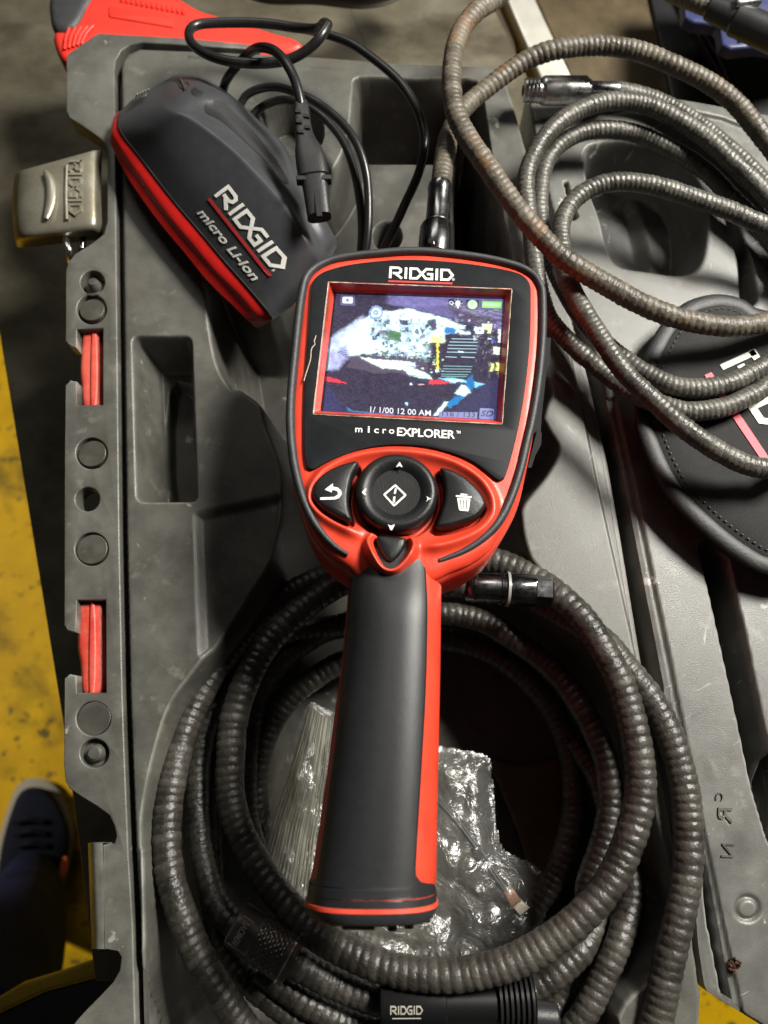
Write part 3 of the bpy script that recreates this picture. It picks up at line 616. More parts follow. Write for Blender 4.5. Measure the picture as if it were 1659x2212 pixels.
# steel latch clip
lt = []
zl = {0: -.10, 1: -.02}
def LZ(pts, z): return [P(*(ZL([p])[0][:2]), z) for p in pts]
rows = []   # across: from left bend to right lip; down: top to bottom bend
colsx = [(0, -.20), (.03, -.09), (.08, -.04), (.2, -.015), (.5, 0), (.8, .01), (.96, .012), (1.0, 0), (1.03, -.03), (1.06, -.06)]
rowsy = [(0, 0), (.05, .006), (.3, .012), (.6, .012), (.8, .004), (.87, -.012), (.92, -.05), (.965, -.12), (1.0, -.19)]
Vl = []
for (fy, zy) in rowsy:
    for (fx, zx) in colsx:
        # bilinear between the four seen corners
        tl, trr, bl_, brr = np.array([195, 445]), np.array([1255, 150]), np.array([215, 1400]), np.array([1265, 1290])
        t = (1-fx)*((1-fy)*tl+fy*bl_)+fx*((1-fy)*trr+fy*brr)
        bulge = -28*math.sin(math.pi*fy)*(1-fx)+ -22*math.sin(math.pi*fy)*fx
        if fx < .05: bulge += 30*abs(2*fy-1)**6
        q = ZL([(t[0]+bulge, t[1])])[0]; Vl.append(P(q[0], q[1], .0+zx+zy))
nc = len(colsx); Fl = [(r*nc+c, r*nc+c+1, (r+1)*nc+c+1, (r+1)*nc+c) for r in range(len(rowsy)-1) for c in range(nc-1)]
clip = mesh('latch_clip', Vl, Fl, M['steel'], case)
sub = clip.modifiers.new('s', 'SUBSURF'); sub.levels = 2; sub.render_levels = 3; so = clip.modifiers.new('t', 'SOLIDIFY'); so.thickness = .018; so.offset = 0
tube('pressed_rib', crom(LZ([(590, 410), (655, 540), (672, 690), (655, 850), (600, 1030)], .034), 6), .030, M['steel'], case, seg=12, wz=.5, rfun=lambda f: .45+.55*math.sin(math.pi*min(1, max(0, f*1.0)))**.5)
tube('pressed_rib', LZ([(872, 335), (862, 700), (872, 1045)], .030), .011, M['steel'], case, seg=8, wz=.8)
LV, LF = strokes(LOGO, .17)
a0 = LZ([(915, 290)], .02)[0]; a1 = LZ([(905, 1010)], .02)[0]; a2 = LZ([(1085, 290)], .02)[0]
letter('embossed_lettering', (LV, LF), M['steel'], case, a0, (a1-a0)/4.95, (a2-a0), .004, .014)
tube('wire_bail', crom(LZ([(870, 1180)], -.1)+LZ([(868, 1360)], -.05)+LZ([(890, 1420)], -.04)+LZ([(915, 1500)], -.07)+LZ([(930, 1600)], -.14), 6), .02, M['chrome'], case, seg=12)
tube('wire_bail', crom(LZ([(1060, 1200)], -.12)+LZ([(1075, 1380)], -.1)+LZ([(1060, 1480)], -.14), 6), .02, M['darkchrome'], case, seg=12)
# ================================================================== inspection camera (hand-held)
DPL = Plane((0.0, .1, .70), (0.02, .035, 1))
dev = thing('inspection_camera', 'red and black handheld inspection camera with a lit screen lying across the case', 'inspection camera', tuple(DPL(850, 1500, -.45)))
dn = DPL.n
def D(pts, h=0.): return np.array([DPL(p[0], p[1], h if len(p) < 3 else p[2]) for p in pts])
head = crom([(822, 544), (913, 539), (1004, 547), (1095, 563), (1149, 583), (1174, 605), (1182, 632), (1182, 725), (1175, 812), (1161, 921), (1144, 1009), (1129, 1074), (1106, 1128), (1066, 1190), (1022, 1223), (978, 1241), (930, 1262), (860, 1272), (790, 1262), (745, 1228), (698, 1193), (665, 1146), (641, 1080), (626, 1012), (621, 921), (626, 812), (640, 703), (646, 635), (657, 596), (683, 568), (725, 552)], 4, True)
hl = D(head, -.02)
# red shell, sides falling away below the face
L = [up(inset(hl, .05), dn, -.46), up(inset(hl, .015), dn, -.42), up(inset(hl, .0), dn, -.30), up(hl, dn, -.09), up(inset(hl, .006), dn, -.05), up(inset(hl, .02), dn, -.032), up(inset(hl, .035), dn, -.028)]
V, Fc = loft(L, cap1=False); sh_ = fixn(mesh('shell', V, Fc, M['red'], dev))
# the red face as relief: built on the face plane's own axes
ax = np.array([1, 0, 0.])-dn*dn[0]; ax /= np.linalg.norm(ax); ay = np.cross(dn, ax); O = DPL(829.5, 1106, 0)
def loc2(pts3): q = np.asarray(pts3)-O; return np.stack([q@ax, q@ay], 1)
def relief(name, outline3, hf, cell, m, skirt=.03):
    o = loc2(outline3); x0, y0 = o.min(0)-.02; x1, y1 = o.max(0)+.02
    X, Y = np.meshgrid(np.arange(x0, x1, cell), np.arange(y0, y1, cell)); d = sdf(X, Y, o); Z = hf(X, Y, d)
    gy, gx = np.gradient(d, cell); g_ = np.hypot(gx, gy)+1e-6; near = (d > -.5*cell) & (d < 2.5*cell); X = np.where(near, X-d*gx/g_, X); Y = np.where(near, Y-d*gy/g_, Y); Z = np.where(d > .5*cell, Z-skirt, Z)
    ob = grid_mesh(name, X, Y, Z, d < 1.6*cell, m, None)
    n = len(ob.data.vertices); c = np.empty(n*3); ob.data.vertices.foreach_get('co', c); c = c.reshape(-1, 3)
    W = O+c[:, :1]*ax+c[:, 1:2]*ay+c[:, 2:3]*dn-np.array(dev['_o']); ob.data.vertices.foreach_set('co', W.ravel()); ob.data.update()
    ob.parent = dev; ob['_o'] = dev['_o']; return ob
ring = D(ZA(crom([(162, 1520), (190, 1430), (260, 1350), (400, 1278), (560, 1243), (720, 1236), (900, 1258), (1060, 1308), (1190, 1390), (1262, 1480), (1288, 1570), (1272, 1650), (1200, 1730), (1080, 1790), (930, 1828), (800, 1822), (700, 1800), (560, 1780), (420, 1738), (280, 1668), (190, 1590)], 5, True)))
ring2 = loc2(ring)
winq = D(ZA([(297, 250), (1373, 291), (1317, 1080), (206, 1021)]))
win2 = loc2(winq)
keyL = ZA(crom([(465, 1338), (472, 1362), (440, 1420), (422, 1490), (414, 1560), (420, 1620), (434, 1672), (420, 1692), (395, 1686), (330, 1655), (250, 1604), (205, 1550), (198, 1510), (214, 1460), (270, 1405), (350, 1362), (435, 1336)], 4, True))
keyR = ZA(crom([(962, 1372), (1030, 1392), (1110, 1440), (1180, 1510), (1213, 1572), (1210, 1610), (1160, 1668), (1080, 1700), (1000, 1722), (935, 1728), (922, 1708), (935, 1670), (958, 1610), (970, 1540), (966, 1460), (948, 1400), (948, 1378)], 4, True))
keyP = ZA(crom([(576, 1776), (600, 1770), (660, 1774), (720, 1780), (748, 1790), (744, 1830), (715, 1880), (675, 1920), (650, 1925), (625, 1905), (595, 1855), (574, 1800)], 4, True))
padc = ZA([(692, 1525)])[0]
kk = [loc2(D(k)) for k in (keyL, keyR, keyP)]; pc = loc2(D([padc]))[0]
grooveR = loc2(D(ZA([(950, 1895), (1100, 1840), (1250, 1730), (1350, 1580), (1356, 1585), (1256, 1738), (1104, 1848), (950, 1905)])))
gtop2 = loc2(D([(768, 1192), (800, 1190), (905, 1200), (926, 1208), (932, 1290), (748, 1290)]))
def hf(X, Y, d):
    Z = -.012*np.ones(X.shape)
    r = sdf(X, Y, ring2)
    qk = sdf(X, Y, kk[2]); Z += .030*np.exp(-((r+.012)/.022)**2)*sst((qk-.03)/.10)                       # raised ring round the keys
    Z -= .016*sst((-r-.03)/.06)                                    # dished inside it
    Z -= .10*sst((-d+.0)*0+np.clip((r-.02)/.5, 0, 1))*(Y < pc[1]) * .9   # falls away towards the handle
    for k in kk: q = sdf(X, Y, k); Z -= .030*sst((-q+.012)/.014)
    q = np.hypot(X-pc[0], Y-pc[1])-.172; Z -= .035*sst((-q+.012)/.014)
    q = sdf(X, Y, kk[2]); Z += .060*np.exp(-((q-.032)/.017)**2)*sst((pc[1]-.14-Y)/.12)+.016*np.exp(-((q-.030)/.014)**2)   # small rim round the lower key
    q = sdf(X, Y, win2); Z = np.where(q < .014, -.10, Z)
    e = np.clip(1+d/.05, 0, 1); Z -= .03*(1-np.sqrt(1-.999*e*e))
    return Z
relief('face', up(inset(hl, .015), dn, 0), hf, .0042, M['red'])
# rubber bumper
bp_ = ZA([(948, 1898), (1000, 1880), (1100, 1838), (1200, 1772), (1290, 1680), (1360, 1555), (1425, 1370), (1465, 1200), (1502, 1040), (1540, 800), (1560, 560), (1560, 330), (1545, 265), (1508, 210), (1440, 166), (1340, 134), (1220, 108), (1100, 90), (960, 74), (850, 66), (720, 66), (600, 76), (450, 92), (330, 112), (245, 145), (185, 188), (152, 240), (132, 330), (115, 450), (98, 620), (80, 800), (68, 950), (66, 1100), (78, 1250), (100, 1380), (138, 1520), (190, 1640), (262, 1745), (340, 1820), (408, 1862)])
bpath = crom([DPL(p[0], p[1], -.018-.00*k) for k, p in enumerate(bp_)], 5)
tube('rubber_bumper', bpath, .034, M['bumper'], dev, seg=14, step=.02, wx=.62, wz=.9, rfun=lambda f: .95*min(1, (f*9+.35)**.7, ((1-f)*9+.35)**.7))
# black front panel with screen opening
po = D(ZA(crom([(205, 232), (255, 190), (340, 160), (450, 137), (620, 118), (760, 112), (920, 118), (1080, 132), (1250, 155), (1390, 184), (1452, 212), (1486, 260), (1492, 330), (1488, 560), (1468, 800), (1432, 1040), (1390, 1230), (1345, 1385), (1326, 1414), (1296, 1418), (1250, 1385), (1150, 1312), (1020, 1258), (860, 1220), (700, 1211), (550, 1224), (400, 1264), (290, 1310), (210, 1352), (180, 1352), (160, 1330), (148, 1240), (146, 1050), (152, 850), (165, 650), (180, 450), (190, 290)], 4, True)))
slab('front_panel', po, M['panel'], dev, dn, top=.006, bot=-.02, bev=.004, holes=[D(roundpoly(ZA([(292, 245), (1378, 287), (1321, 1085), (201, 1025)]), 2))])
# bezel: red slopes down to the glass
wq = D(roundpoly(ZA([(290, 243), (1380, 285), (1323, 1087), (199, 1027)]), 2.5)); wi = D(roundpoly(ZA([(328, 296), (1338, 330), (1290, 1062), (244, 1010)]), 1.5), -.065)
wmid = up(wq, dn, .007)
V, Fc = loft([up(inset(wmid, -.004), dn, -.02), wmid, up(inset(wmid, .006), dn, -.002), wi], False, False); mesh('screen_bezel', V, Fc, M['red'], dev, smooth=False)
tq = [DPL(*p, .008) for p in roundpoly(ZA([(290, 243), (1380, 285), (1323, 1087), (199, 1027)]), 2.5)]
tube('worn_panel_edge', tq+[tq[0]], .0035, mat('worn_pale_edge', (.45, .36, .28), .7, var=.6, vscale=20), dev, seg=6, step=.006, rfun=lambda f: .35+.65*abs(math.sin(f*61)*math.cos(f*23)))
# screen ------------------------------------------------------------
sq = [DPL(*p, -.066) for p in ZA([(326.7, 298), (1337, 331), (1296, 1065), (247, 1014)])]
NX, NY = 330, 240
U, W_ = np.meshgrid((np.arange(NX)+.5)/NX, (np.arange(NY)+.5)/NY)
_wr = np.random.default_rng(11)
def wnoise(f):
    g = _wr.normal(size=(f+2, f+2)); y = np.arange(NY)/NY*f; x = np.arange(NX)/NX*f; yi = y.astype(int); xi = x.astype(int); ty = sst(y-yi)[:, None]; tx = sst(x-xi)[None]
    return g[yi][:, xi]*(1-ty)*(1-tx)+g[yi+1][:, xi]*ty*(1-tx)+g[yi][:, xi+1]*(1-ty)*tx+g[yi+1][:, xi+1]*ty*tx
U0, W0 = U.copy(), W_.copy(); U = U+.0025*wnoise(14)+.0022*wnoise(50)+.002*wnoise(110); W_ = W_+.003*wnoise(14)+.003*wnoise(50)+.0025*wnoise(110)   # 0..1, y down
# picture coordinates read on the bezel detail view
def to_uv(pts):
    src = np.array([(215, 125), (1450, 165), (1400, 1062), (118, 1000)], float); dst = np.array([(0, 0), (1, 0), (1, 1), (0, 1)], float)
    A = []
    for (x, y), (X, Y) in zip(src, dst): A += [[x, y, 1, 0, 0, 0, -X*x, -X*y, X], [0, 0, 0, x, y, 1, -Y*x, -Y*y, Y]]
    A = np.array(A); h = np.linalg.solve(A[:, :8], A[:, 8]); H = np.append(h, 1).reshape(3, 3)
    q = np.c_[np.array(pts, float)[:, :2], np.ones(len(pts))]@H.T; return q[:, :2]/q[:, 2:]
IM = np.zeros((NY, NX, 3)); IM[:] = (.045, .036, .068)
def paint(pts, c, soft=.004, a=1.0, raw=False):
    p = to_uv(pts); d = sdf(U0, W0, p) if raw else sdf(U, W_, p); k = (a*sst(.5-d/(2*soft)))[..., None]; IM[:] = IM*(1-k)+np.array(c)*k
paint([(590, 130), (1450, 160), (1430, 420), (1130, 340), (880, 280), (700, 230), (590, 210)], (.15, .13, .30), .02)
paint([(600, 215), (680, 150), (1000, 170), (1040, 230), (720, 240)], (.20, .18, .42), .02)
for k in range(4): paint([(1000+60*k, 200+20*k), (1440, 290+36*k), (1440, 300+36*k), (1000+60*k, 212+20*k)], (.26, .22, .34), .006)
paint([(1050, 255), (1400, 330), (1380, 400), (1120, 340)], (.10, .075, .13), .01)
W1 = (.80, 1.0, .97)
paint([(180, 540), (300, 400), (430, 330), (500, 270), (620, 270), (720, 255), (880, 290), (900, 330), (880, 560), (720, 560), (560, 600), (420, 580), (260, 610), (160, 700)], W1, .012)
paint([(180, 470), (300, 385), (420, 310), (430, 330), (330, 420), (260, 520), (180, 640)], (.55, .62, .85), .02)
paint([(165, 700), (175, 570), (290, 520), (330, 580), (240, 690)], (.45, .48, .72), .02)
for k in range(6): paint([(240+12*k, 590+8*k-20), (300+6*k, 575+14*k-20), (298+6*k, 580+14*k-20), (238+12*k, 596+8*k-20)], (.1, .1, .2), .002)
paint([(720, 250), (800, 265), (1040, 330), (1160, 385), (1150, 425), (1010, 440), (1010, 500), (910, 500), (890, 440), (880, 300)], W1, .010)
# clutter on the far wall
cr_ = np.random.default_rng(5)
paint([(470, 350), (560, 300), (700, 290), (880, 330), (905, 400), (900, 600), (560, 610), (500, 560), (480, 450)], (.42, .55, .66), .02, .8)
for i in range(170):
    x = cr_.uniform(480, 905); y = cr_.uniform(300, 605); w2 = cr_.uniform(4, 18); h2 = cr_.uniform(4, 18); t = cr_.uniform(-.4, .4)
    paint([(x-w2, y-h2+t*w2), (x+w2, y-h2-t*w2*.3), (x+w2*.8, y+h2), (x-w2*.9, y+h2+t*8)], [(.04, .05, .09), (.07, .10, .16), (.85, 1, 1), (.95, 1, 1), (.2, .32, .42), (.10, .13, .12), (.6, .8, .9)][cr_.integers(7)], .004, .85)
for (x0, y0, x1, y1) in [(610, 300, 670, 400), (730, 290, 880, 350), (560, 510, 715, 555), (795, 490, 865, 575), (690, 425, 720, 485), (640, 360, 690, 405), (750, 470, 790, 520), (480, 270, 590, 330), (900, 470, 1010, 495), (430, 480, 560, 580), (400, 330, 480, 560)]:
    paint([(x0, y0+6), (x1-8, y0), (x1, y1-5), (x0+6, y1)], W1, .010, .95)
for (x0, y0, x1, y1, nmb) in [(480, 330, 900, 590, 40), (500, 560, 900, 660, 80), (870, 340, 1000, 520, 8), (1150, 260, 1420, 480, 24)]:
    for i in range(nmb):
        x = cr_.uniform(x0, x1); y = cr_.uniform(y0, y1); w2 = cr_.uniform(3, 16); h2 = cr_.uniform(3, 13)
        c = [(.03, .03, .06), (.05, .12, .14), (.12, .2, .12), (.7, .9, .9), (.85, 1, 1), (.02, .05, .15), (.25, .2, .25)][cr_.integers(7)]
        t = cr_.uniform(-.5, .5); q = [(x-w2, y-h2+t*w2), (x+w2, y-h2-t*w2*.3), (x+w2*.8, y+h2), (x-w2*.9, y+h2+t*8)]; paint(q, c, .003, .9)
paint(circ(512, 280, 52), (.25, .35, .55), .004); paint(circ(512, 280, 36), (.75, .9, 1), .004); paint(circ(512, 280, 18), (.15, .25, .5), .003); paint(circ(512, 280, 8), (.8, .9, 1), .003)
paint([(600, 410), (690, 425), (680, 490), (590, 480)], (.10, .22, .10), .004); paint([(690, 430), (720, 432), (715, 480), (690, 478)], W1, .004)
paint([(680, 330), (750, 335), (745, 370), (690, 365)], (.08, .06, .12), .004)
paint(circ(806, 420, 34, ry=40), W1, .004); paint(circ(806, 420, 16, ry=22), (.15, .2, .35), .004)
paint(circ(928, 370, 24, ry=46), (.10, .08, .14), .005); paint([(1015, 380), (1095, 395), (1085, 440), (1010, 430)], (.03, .22, .55), .006)
paint([(905, 450), (950, 440), (1020, 490), (905, 500)], (1, .95, .35), .008)
paint([(945, 500), (962, 500), (968, 690), (950, 690)], (.95, .85, .12), .003); paint(circ(953, 702, 12), (.9, 1, 1), .003)
paint([(420, 600), (560, 590), (880, 620), (890, 700), (760, 740), (500, 680), (330, 640)], (.10, .08, .13), .012)
# fine clutter: cables, tool outlines, glints
for i in range(90):
    x = cr_.uniform(440, 900); y = cr_.uniform(300, 620); a = cr_.uniform(0, 3.14); L_ = cr_.uniform(10, 60); w2 = cr_.uniform(1.2, 3)
    dx, dy = math.cos(a)*L_, math.sin(a)*L_*.8; c = [(.05, .06, .1), (.1, .2, .3), (.9, 1, 1), (.3, .45, .6), (.5, .35, .1), (.03, .03, .05)][cr_.integers(6)]
    paint([(x, y), (x+dx, y+dy), (x+dx+w2*math.sin(a), y+dy-w2*math.cos(a)), (x+w2*math.sin(a)*1.2, y-w2*math.cos(a)*1.2)], c, .0025, .8)
for i in range(60):
    x = cr_.uniform(540, 1000); y = cr_.uniform(570, 720); r2_ = cr_.uniform(2, 7); paint(circ(x, y, r2_*1.6, 8, ry=r2_), [(.85, 1, .95), (.1, .6, .3), (.3, .4, .6), (.9, .8, .7)][cr_.integers(4)], .003, .8)
for i in range(70):
    x = cr_.uniform(1040, 1430); y = cr_.uniform(250, 480); paint([(x, y), (x+cr_.uniform(8, 40), y+4), (x+cr_.uniform(8, 30), y+cr_.uniform(8, 14)), (x, y+8)], [(.25, .22, .32), (.05, .04, .08), (.3, .4, .55), (.18, .15, .24), (.5, .5, .5)][cr_.integers(5)], .003, .7)
for i in range(40):
    x = cr_.uniform(1240, 1420); y = cr_.uniform(480, 760); paint(circ(x, y, cr_.uniform(3, 12), 8, ry=cr_.uniform(3, 16)), [(.2, .17, .26), (.04, .03, .06), (.14, .12, .22), (.3, .3, .2)][cr_.integers(4)], .004, .7)
IM[:] = IM*(1+.10*wnoise(40)[..., None]+.06*wnoise(90)[..., None])
# dark bench surface in the picture and its bright edge
paint([(380, 600), (720, 640), (730, 660), (690, 700), (560, 690), (460, 640)], (.85, .9, .85), .006); paint([(330, 600), (380, 600), (450, 650), (580, 700), (690, 708), (700, 720), (500, 720), (300, 680)], (.10, .08, .12), .008)
paint([(700, 690), (720, 640), (800, 650), (790, 690), (870, 720), (920, 760), (880, 768), (760, 740)], W1, .006)
paint([(740, 670), (790, 668), (790, 676), (738, 678)], (.2, .2, .3), .002); paint([(760, 730), (860, 745), (860, 750), (750, 738)], (.2, .3, .3), .002)
paint([(150, 745), (230, 765), (300, 790), (300, 796), (160, 782)], (.95, .05, .08), .005)
paint([(900, 765), (960, 765), (1050, 795), (890, 805)], (.95, .06, .08), .005); paint([(755, 790), (770, 788), (775, 805), (755, 806)], (.9, .9, .95), .003); paint([(815, 798), (855, 800), (855, 806), (815, 806)], (.8, .5, .5), .003)
for (y, x0, x1) in [(470, 1060, 1250), (493, 1045, 1250), (517, 1035, 1245), (541, 1030, 1243), (567, 1025, 1240), (601, 1015, 1095), (603, 1130, 1228), (668, 1000, 1210), (688, 995, 1205), (707, 990, 1200), (727, 985, 1180), (741, 985, 1170)]:
    c = (.55, .8, .85) if y < 610 else (.3, .55, .55)
    paint([(x0, y), (x1, y+4), (x1, y+9), (x0, y+5)], c, .004, raw=True); paint([(x0, y+6), (x1, y+10), (x1, y+15), (x0, y+11)], (.02, .02, .05), .004, .7, raw=True)
paint([(1100, 560), (1150, 562), (1150, 574), (1100, 572)], (.9, 1, 1), .003)
for (x, y, a, b, c) in [(1262, 410, 36, 26, W1), (1320, 385, 40, 22, (1, 1, .6)), (1340, 405, 14, 28, (1, 1, .5)), (1392, 560, 26, 30, (1, 1, .75)), (1415, 450, 10, 50, (.95, .9, 1)), (1365, 490, 12, 12, (.15, .1, .7)), (1378, 380, 8, 16, (.4, .3, .9)), (1400, 675, 14, 30, (.95, 1, .3)), (1355, 680, 12, 30, (.9, .9, .3)), (1160, 430, 40, 10, (.9, 1, 1)), (1262, 410, 10, 8, (.2, .1, .3)), (1320, 500, 10, 14, (.05, .12, .12)), (1310, 730, 14, 26, (.03, .02, .05))]:
    paint([(x-a, y-b), (x+a, y-b+3), (x+a*.9, y+b), (x-a*.9, y+b-3)], c, .005)
paint([(960, 755), (1060, 755), (1190, 775), (1310, 795), (1250, 830), (1150, 790), (1050, 790)], (.30, .7, .85), .006)
paint([(1020, 770), (1120, 770), (1160, 785), (1060, 785)], (.8, 1, 1), .004)
paint([(1170, 770), (1220, 735), (1232, 800), (1210, 850), (1170, 870)], (.02, .18, .45), .006); paint([(1080, 870), (1130, 810), (1170, 820), (1200, 860), (1150, 885)], W1, .008)
paint([(1080, 890), (1170, 885), (1050, 980), (1020, 960)], (.02, .22, .55), .005); paint([(930, 1030), (1010, 930), (1040, 930), (1010, 970), (960, 1025)], W1, .006)
paint([(1230, 830), (1310, 795), (1250, 840)], (.03, .12, .4), .005); paint(circ(731, 936, 12, ry=9), (.5, .85, 1), .004)
paint([(300, 960), (310, 1000), (470, 1010), (640, 1020), (640, 1012), (470, 1002), (330, 990)], (.05, .22, .5), .005)
paint([(160, 790), (270, 960), (300, 1010), (115, 1000)], (.045, .045, .14), .02, .8); paint([(1420, 730), (1330, 790), (1250, 860), (1100, 960), (1100, 1060), (1400, 1062)], (.05, .05, .13), .02, .7)
for _k in range(1):     # the sensor's own smear round blown highlights
    Bl = np.clip(IM-.55, 0, 1)
    for s_ in (1, 2, 3, 4):
        Bl = (Bl+np.roll(Bl, s_, 0)+np.roll(Bl, -s_, 0)+np.roll(Bl, s_, 1)+np.roll(Bl, -s_, 1))/5
    IM = IM+Bl*.55*np.array([.55, .8, 1.0])
IM += cr_.normal(size=IM.shape)*.008+cr_.normal(size=(NY, NX, 1))*.012
IM[:5] *= .15; IM[:, :4] *= .3; IM[:, -3:] *= .3; IM = np.clip(IM, 0, 1.2)
q = np.array(sq); gu, gv = np.meshgrid(np.arange(NX+1)/NX, np.arange(NY+1)/NY)
G = (q[0]*((1-gu)*(1-gv))[..., None]+q[1]*(gu*(1-gv))[..., None]+q[2]*(gu*gv)[..., None]+q[3]*((1-gu)*gv)[..., None]).reshape(-1, 3)
i0 = (np.arange(NY)[:, None]*(NX+1)+np.arange(NX)[None]).ravel(); Fq = np.stack([i0, i0+NX+1, i0+NX+2, i0+1], 1)
ms = bpy.data.materials.new('lit_screen'); ms.use_nodes = True; t_ = ms.node_tree; b_ = t_.nodes['Principled BSDF']; b_.inputs['Base Color'].default_value = (.01, .01, .012, 1); b_.inputs['Roughness'].default_value = .12
vc = t_.nodes.new('ShaderNodeVertexColor'); vc.layer_name = 'pic'; t_.links.new(vc.outputs['Color'], b_.inputs['Emission Color']); b_.inputs['Emission Strength'].default_value = 1.35
scn = mesh('screen', G, Fq.tolist(), ms, dev, smooth=False)
ca = scn.data.color_attributes.new('pic', 'FLOAT_COLOR', 'CORNER'); ca.data.foreach_set('color', np.repeat(np.c_[IM.reshape(-1, 3), np.ones(NX*NY)], 4, axis=0).astype(np.float32).ravel())
def em(name, c, s=1.0): return mat(name, (.02, .02, .02), .5, emit=(c, s))
EW, EB, EG, ED = em('screen_white', (.9, .95, 1)), em('screen_blue', (.22, .25, .62)), em('screen_green', (.28, .95, .15)), em('screen_dark', (.03, .03, .09))
def S(x, y): return (lambda a: q[0]*(1-a[0])*(1-a[1])+q[1]*a[0]*(1-a[1])+q[2]*a[0]*a[1]+q[3]*(1-a[0])*a[1])(to_uv([(x, y)])[0])
def stext(s, x0, y0, x1, y1, xh, yh, m, bold=0., **kw):
    VF, ax_, ay_ = fit(txt(s, bold, **kw), S(x0, y0), S(x1, y1), S(xh, yh)); letter('screen_text', VF, m, scn, S(x0, y0), ax_, ay_, .002, .001)
def spoly(pts, m, h=.001, nm='screen_icon'):
    p3 = np.array([S(*p) for p in pts])+dn*h; slab(nm, p3, m, scn, dn, top=0, bot=-.0008, bev=.0002, seg=1)
stext('1/ 1/00 12:00 AM'.replace(':', ' '), 468, 1003, 908, 1030, 470, 962, EW, .012)
spoly([(968, 1000), (1250, 1002), (1248, 1048), (966, 1036)], EB); stext('116 / 133', 990, 1030, 1232, 1040, 992, 994, ED, .005)
spoly(roundpoly([(1268, 972), (1372, 978), (1370, 1056), (1262, 1048)], 8), EB); stext('SD', 1272, 1032, 1366, 1036, 1276, 990, ED, .02, shear=.25)
spoly(roundpoly([(258, 152), (360, 156), (362, 232), (256, 228)], 6), em('icon_blue', (.10, .11, .30))); spoly(roundpoly([(272, 165), (348, 166), (346, 216), (270, 214)], 12), EW, .002); spoly(circ(308, 192, 10), EB, .003)
spoly(roundpoly([(1038, 180), (1138, 184), (1134, 258), (1034, 252)], 6), em('icon_dark', (.04, .045, .14))); spoly(circ(1105, 214, 20, ry=24), EW, .002); spoly([(1096, 238), (1114, 238), (1112, 250), (1098, 249)], EW, .002)
for a_ in range(8): spoly([(1105+30*math.cos(a_*.785)-3, 214+34*math.sin(a_*.785)-3), (1105+30*math.cos(a_*.785)+3, 214+34*math.sin(a_*.785)-3), (1105+30*math.cos(a_*.785)+3, 214+34*math.sin(a_*.785)+3), (1105+30*math.cos(a_*.785)-3, 214+34*math.sin(a_*.785)+3)], EW, .002)
stext('Q', 1040, 228, 1072, 230, 1041, 196, EW, .03)
spoly(roundpoly([(1165, 186), (1260, 190), (1258, 262), (1160, 256)], 6), em('icon_dark_green', (.04, .07, .10))); spoly(circ(1212, 222, 36, ry=34), em('icon_pale_green', (.75, 1, .72)), .002); spoly([(1206, 204), (1212, 204), (1212, 226), (1206, 226)], EG, .003)
spoly([(1284, 194), (1430, 200), (1426, 250), (1282, 244)], EG); spoly([(1292, 206), (1420, 211), (1418, 236), (1290, 231)], em('icon_pale_green_bar', (.62, .95, .55)), .002)
# face lettering --------------------------------------------------
def dl(z): p = ZA([z])[0]; return DPL(p[0], p[1], .0065)
o_, a_, b_3 = dl((648, 220)), dl((1035, 237)), dl((652, 152))
LV2, LF2 = strokes(LOGO, .19)
letter('brand_lettering', (LV2, LF2), M['white'], dev, o_, (a_-o_)/4.97, (b_3-o_), .0, .002)
slab('underline', np.array([dl(p) for p in [(646, 232), (1028, 246), (1027, 258), (645, 243)]]), M['redprint'], dev, dn, top=.002, bot=-.001, bev=.0005, seg=1)
VF = txt('®'); VF, x_, y_ = fit(VF, dl((1024, 236)), dl((1040, 237)), dl((1024, 220))); letter('registered_mark', VF, M['white'], dev, dl((1024, 236)), x_, y_, 0, .002)
for s, x, w_ in [('m', 450, 42), ('i', 524, 12), ('c', 562, 28), ('r', 612, 22), ('o', 650, 32)]:
    VFm = txt(s, .01); hh = 38 if s == 'i' else 26
    dyy = (x-450)*.045
    o_ = dl((x, 1134+dyy)); VF, x_, y_ = fit(VFm, o_, dl((x+w_, 1134+dyy+w_*.045)), dl((x+1, 1134+dyy-hh))); letter('model_lettering', VF, M['white'], dev, o_, x_, y_, 0, .002)
o_ = dl((698, 1156)); VF, x_, y_ = fit(txt('EXPLORER', .018, space=.97), o_, dl((1042, 1174)), dl((700, 1106))); letter('model_lettering', VF, M['white'], dev, o_, x_, y_, 0, .002)
o_ = dl((1050, 1142)); VF, x_, y_ = fit(txt('TM', .02), o_, dl((1075, 1143)), dl((1050, 1126))); letter('model_lettering', VF, M['white'], dev, o_, x_, y_, 0, .002)
# keys ------------------------------------------------------------
def key(name, pts, top=.022, m='key', dome=.03, sc_=1.):
    p = D(pts, -.045)
    if sc_ < 1: g_ = p.mean(0); L = [p]+[up(g_+(p-g_)*f_, dn, h_) for f_, h_ in ((1, .03), (.985, .045), (.95, .053), (.88, .059), (.76, .062), (.5, .064), (.2, .065))]
    else: L = [p, up(p, dn, .035), up(inset(p, .002), dn, .045+top*.45), up(inset(p, .006*sc_), dn, .045+top*.8), up(inset(p, .012*sc_), dn, .045+top), up(inset(p, .017*sc_), dn, .045+top+.002)]
    V, Fc = loft(L, cap0=False); return fixn(mesh(name, V, Fc, M[m], dev))
kl = key('back_key', keyL); kr = key('delete_key', keyR); kp = key('power_key', keyP, .012, sc_=.45)
c0 = DPL(padc[0], padc[1], -.05); c1 = DPL(padc[0], padc[1], .05)
pad = turned('direction_pad', c0, c0+dn*.1, [(0, .170), (.55, .170), (.72, .168), (.86, .160), (.92, .150), (.93, .138), (.88, .122), (.78, .108), (.70, .098), (.69, .07), (.69, .03)], M['key'], dev, seg=72)
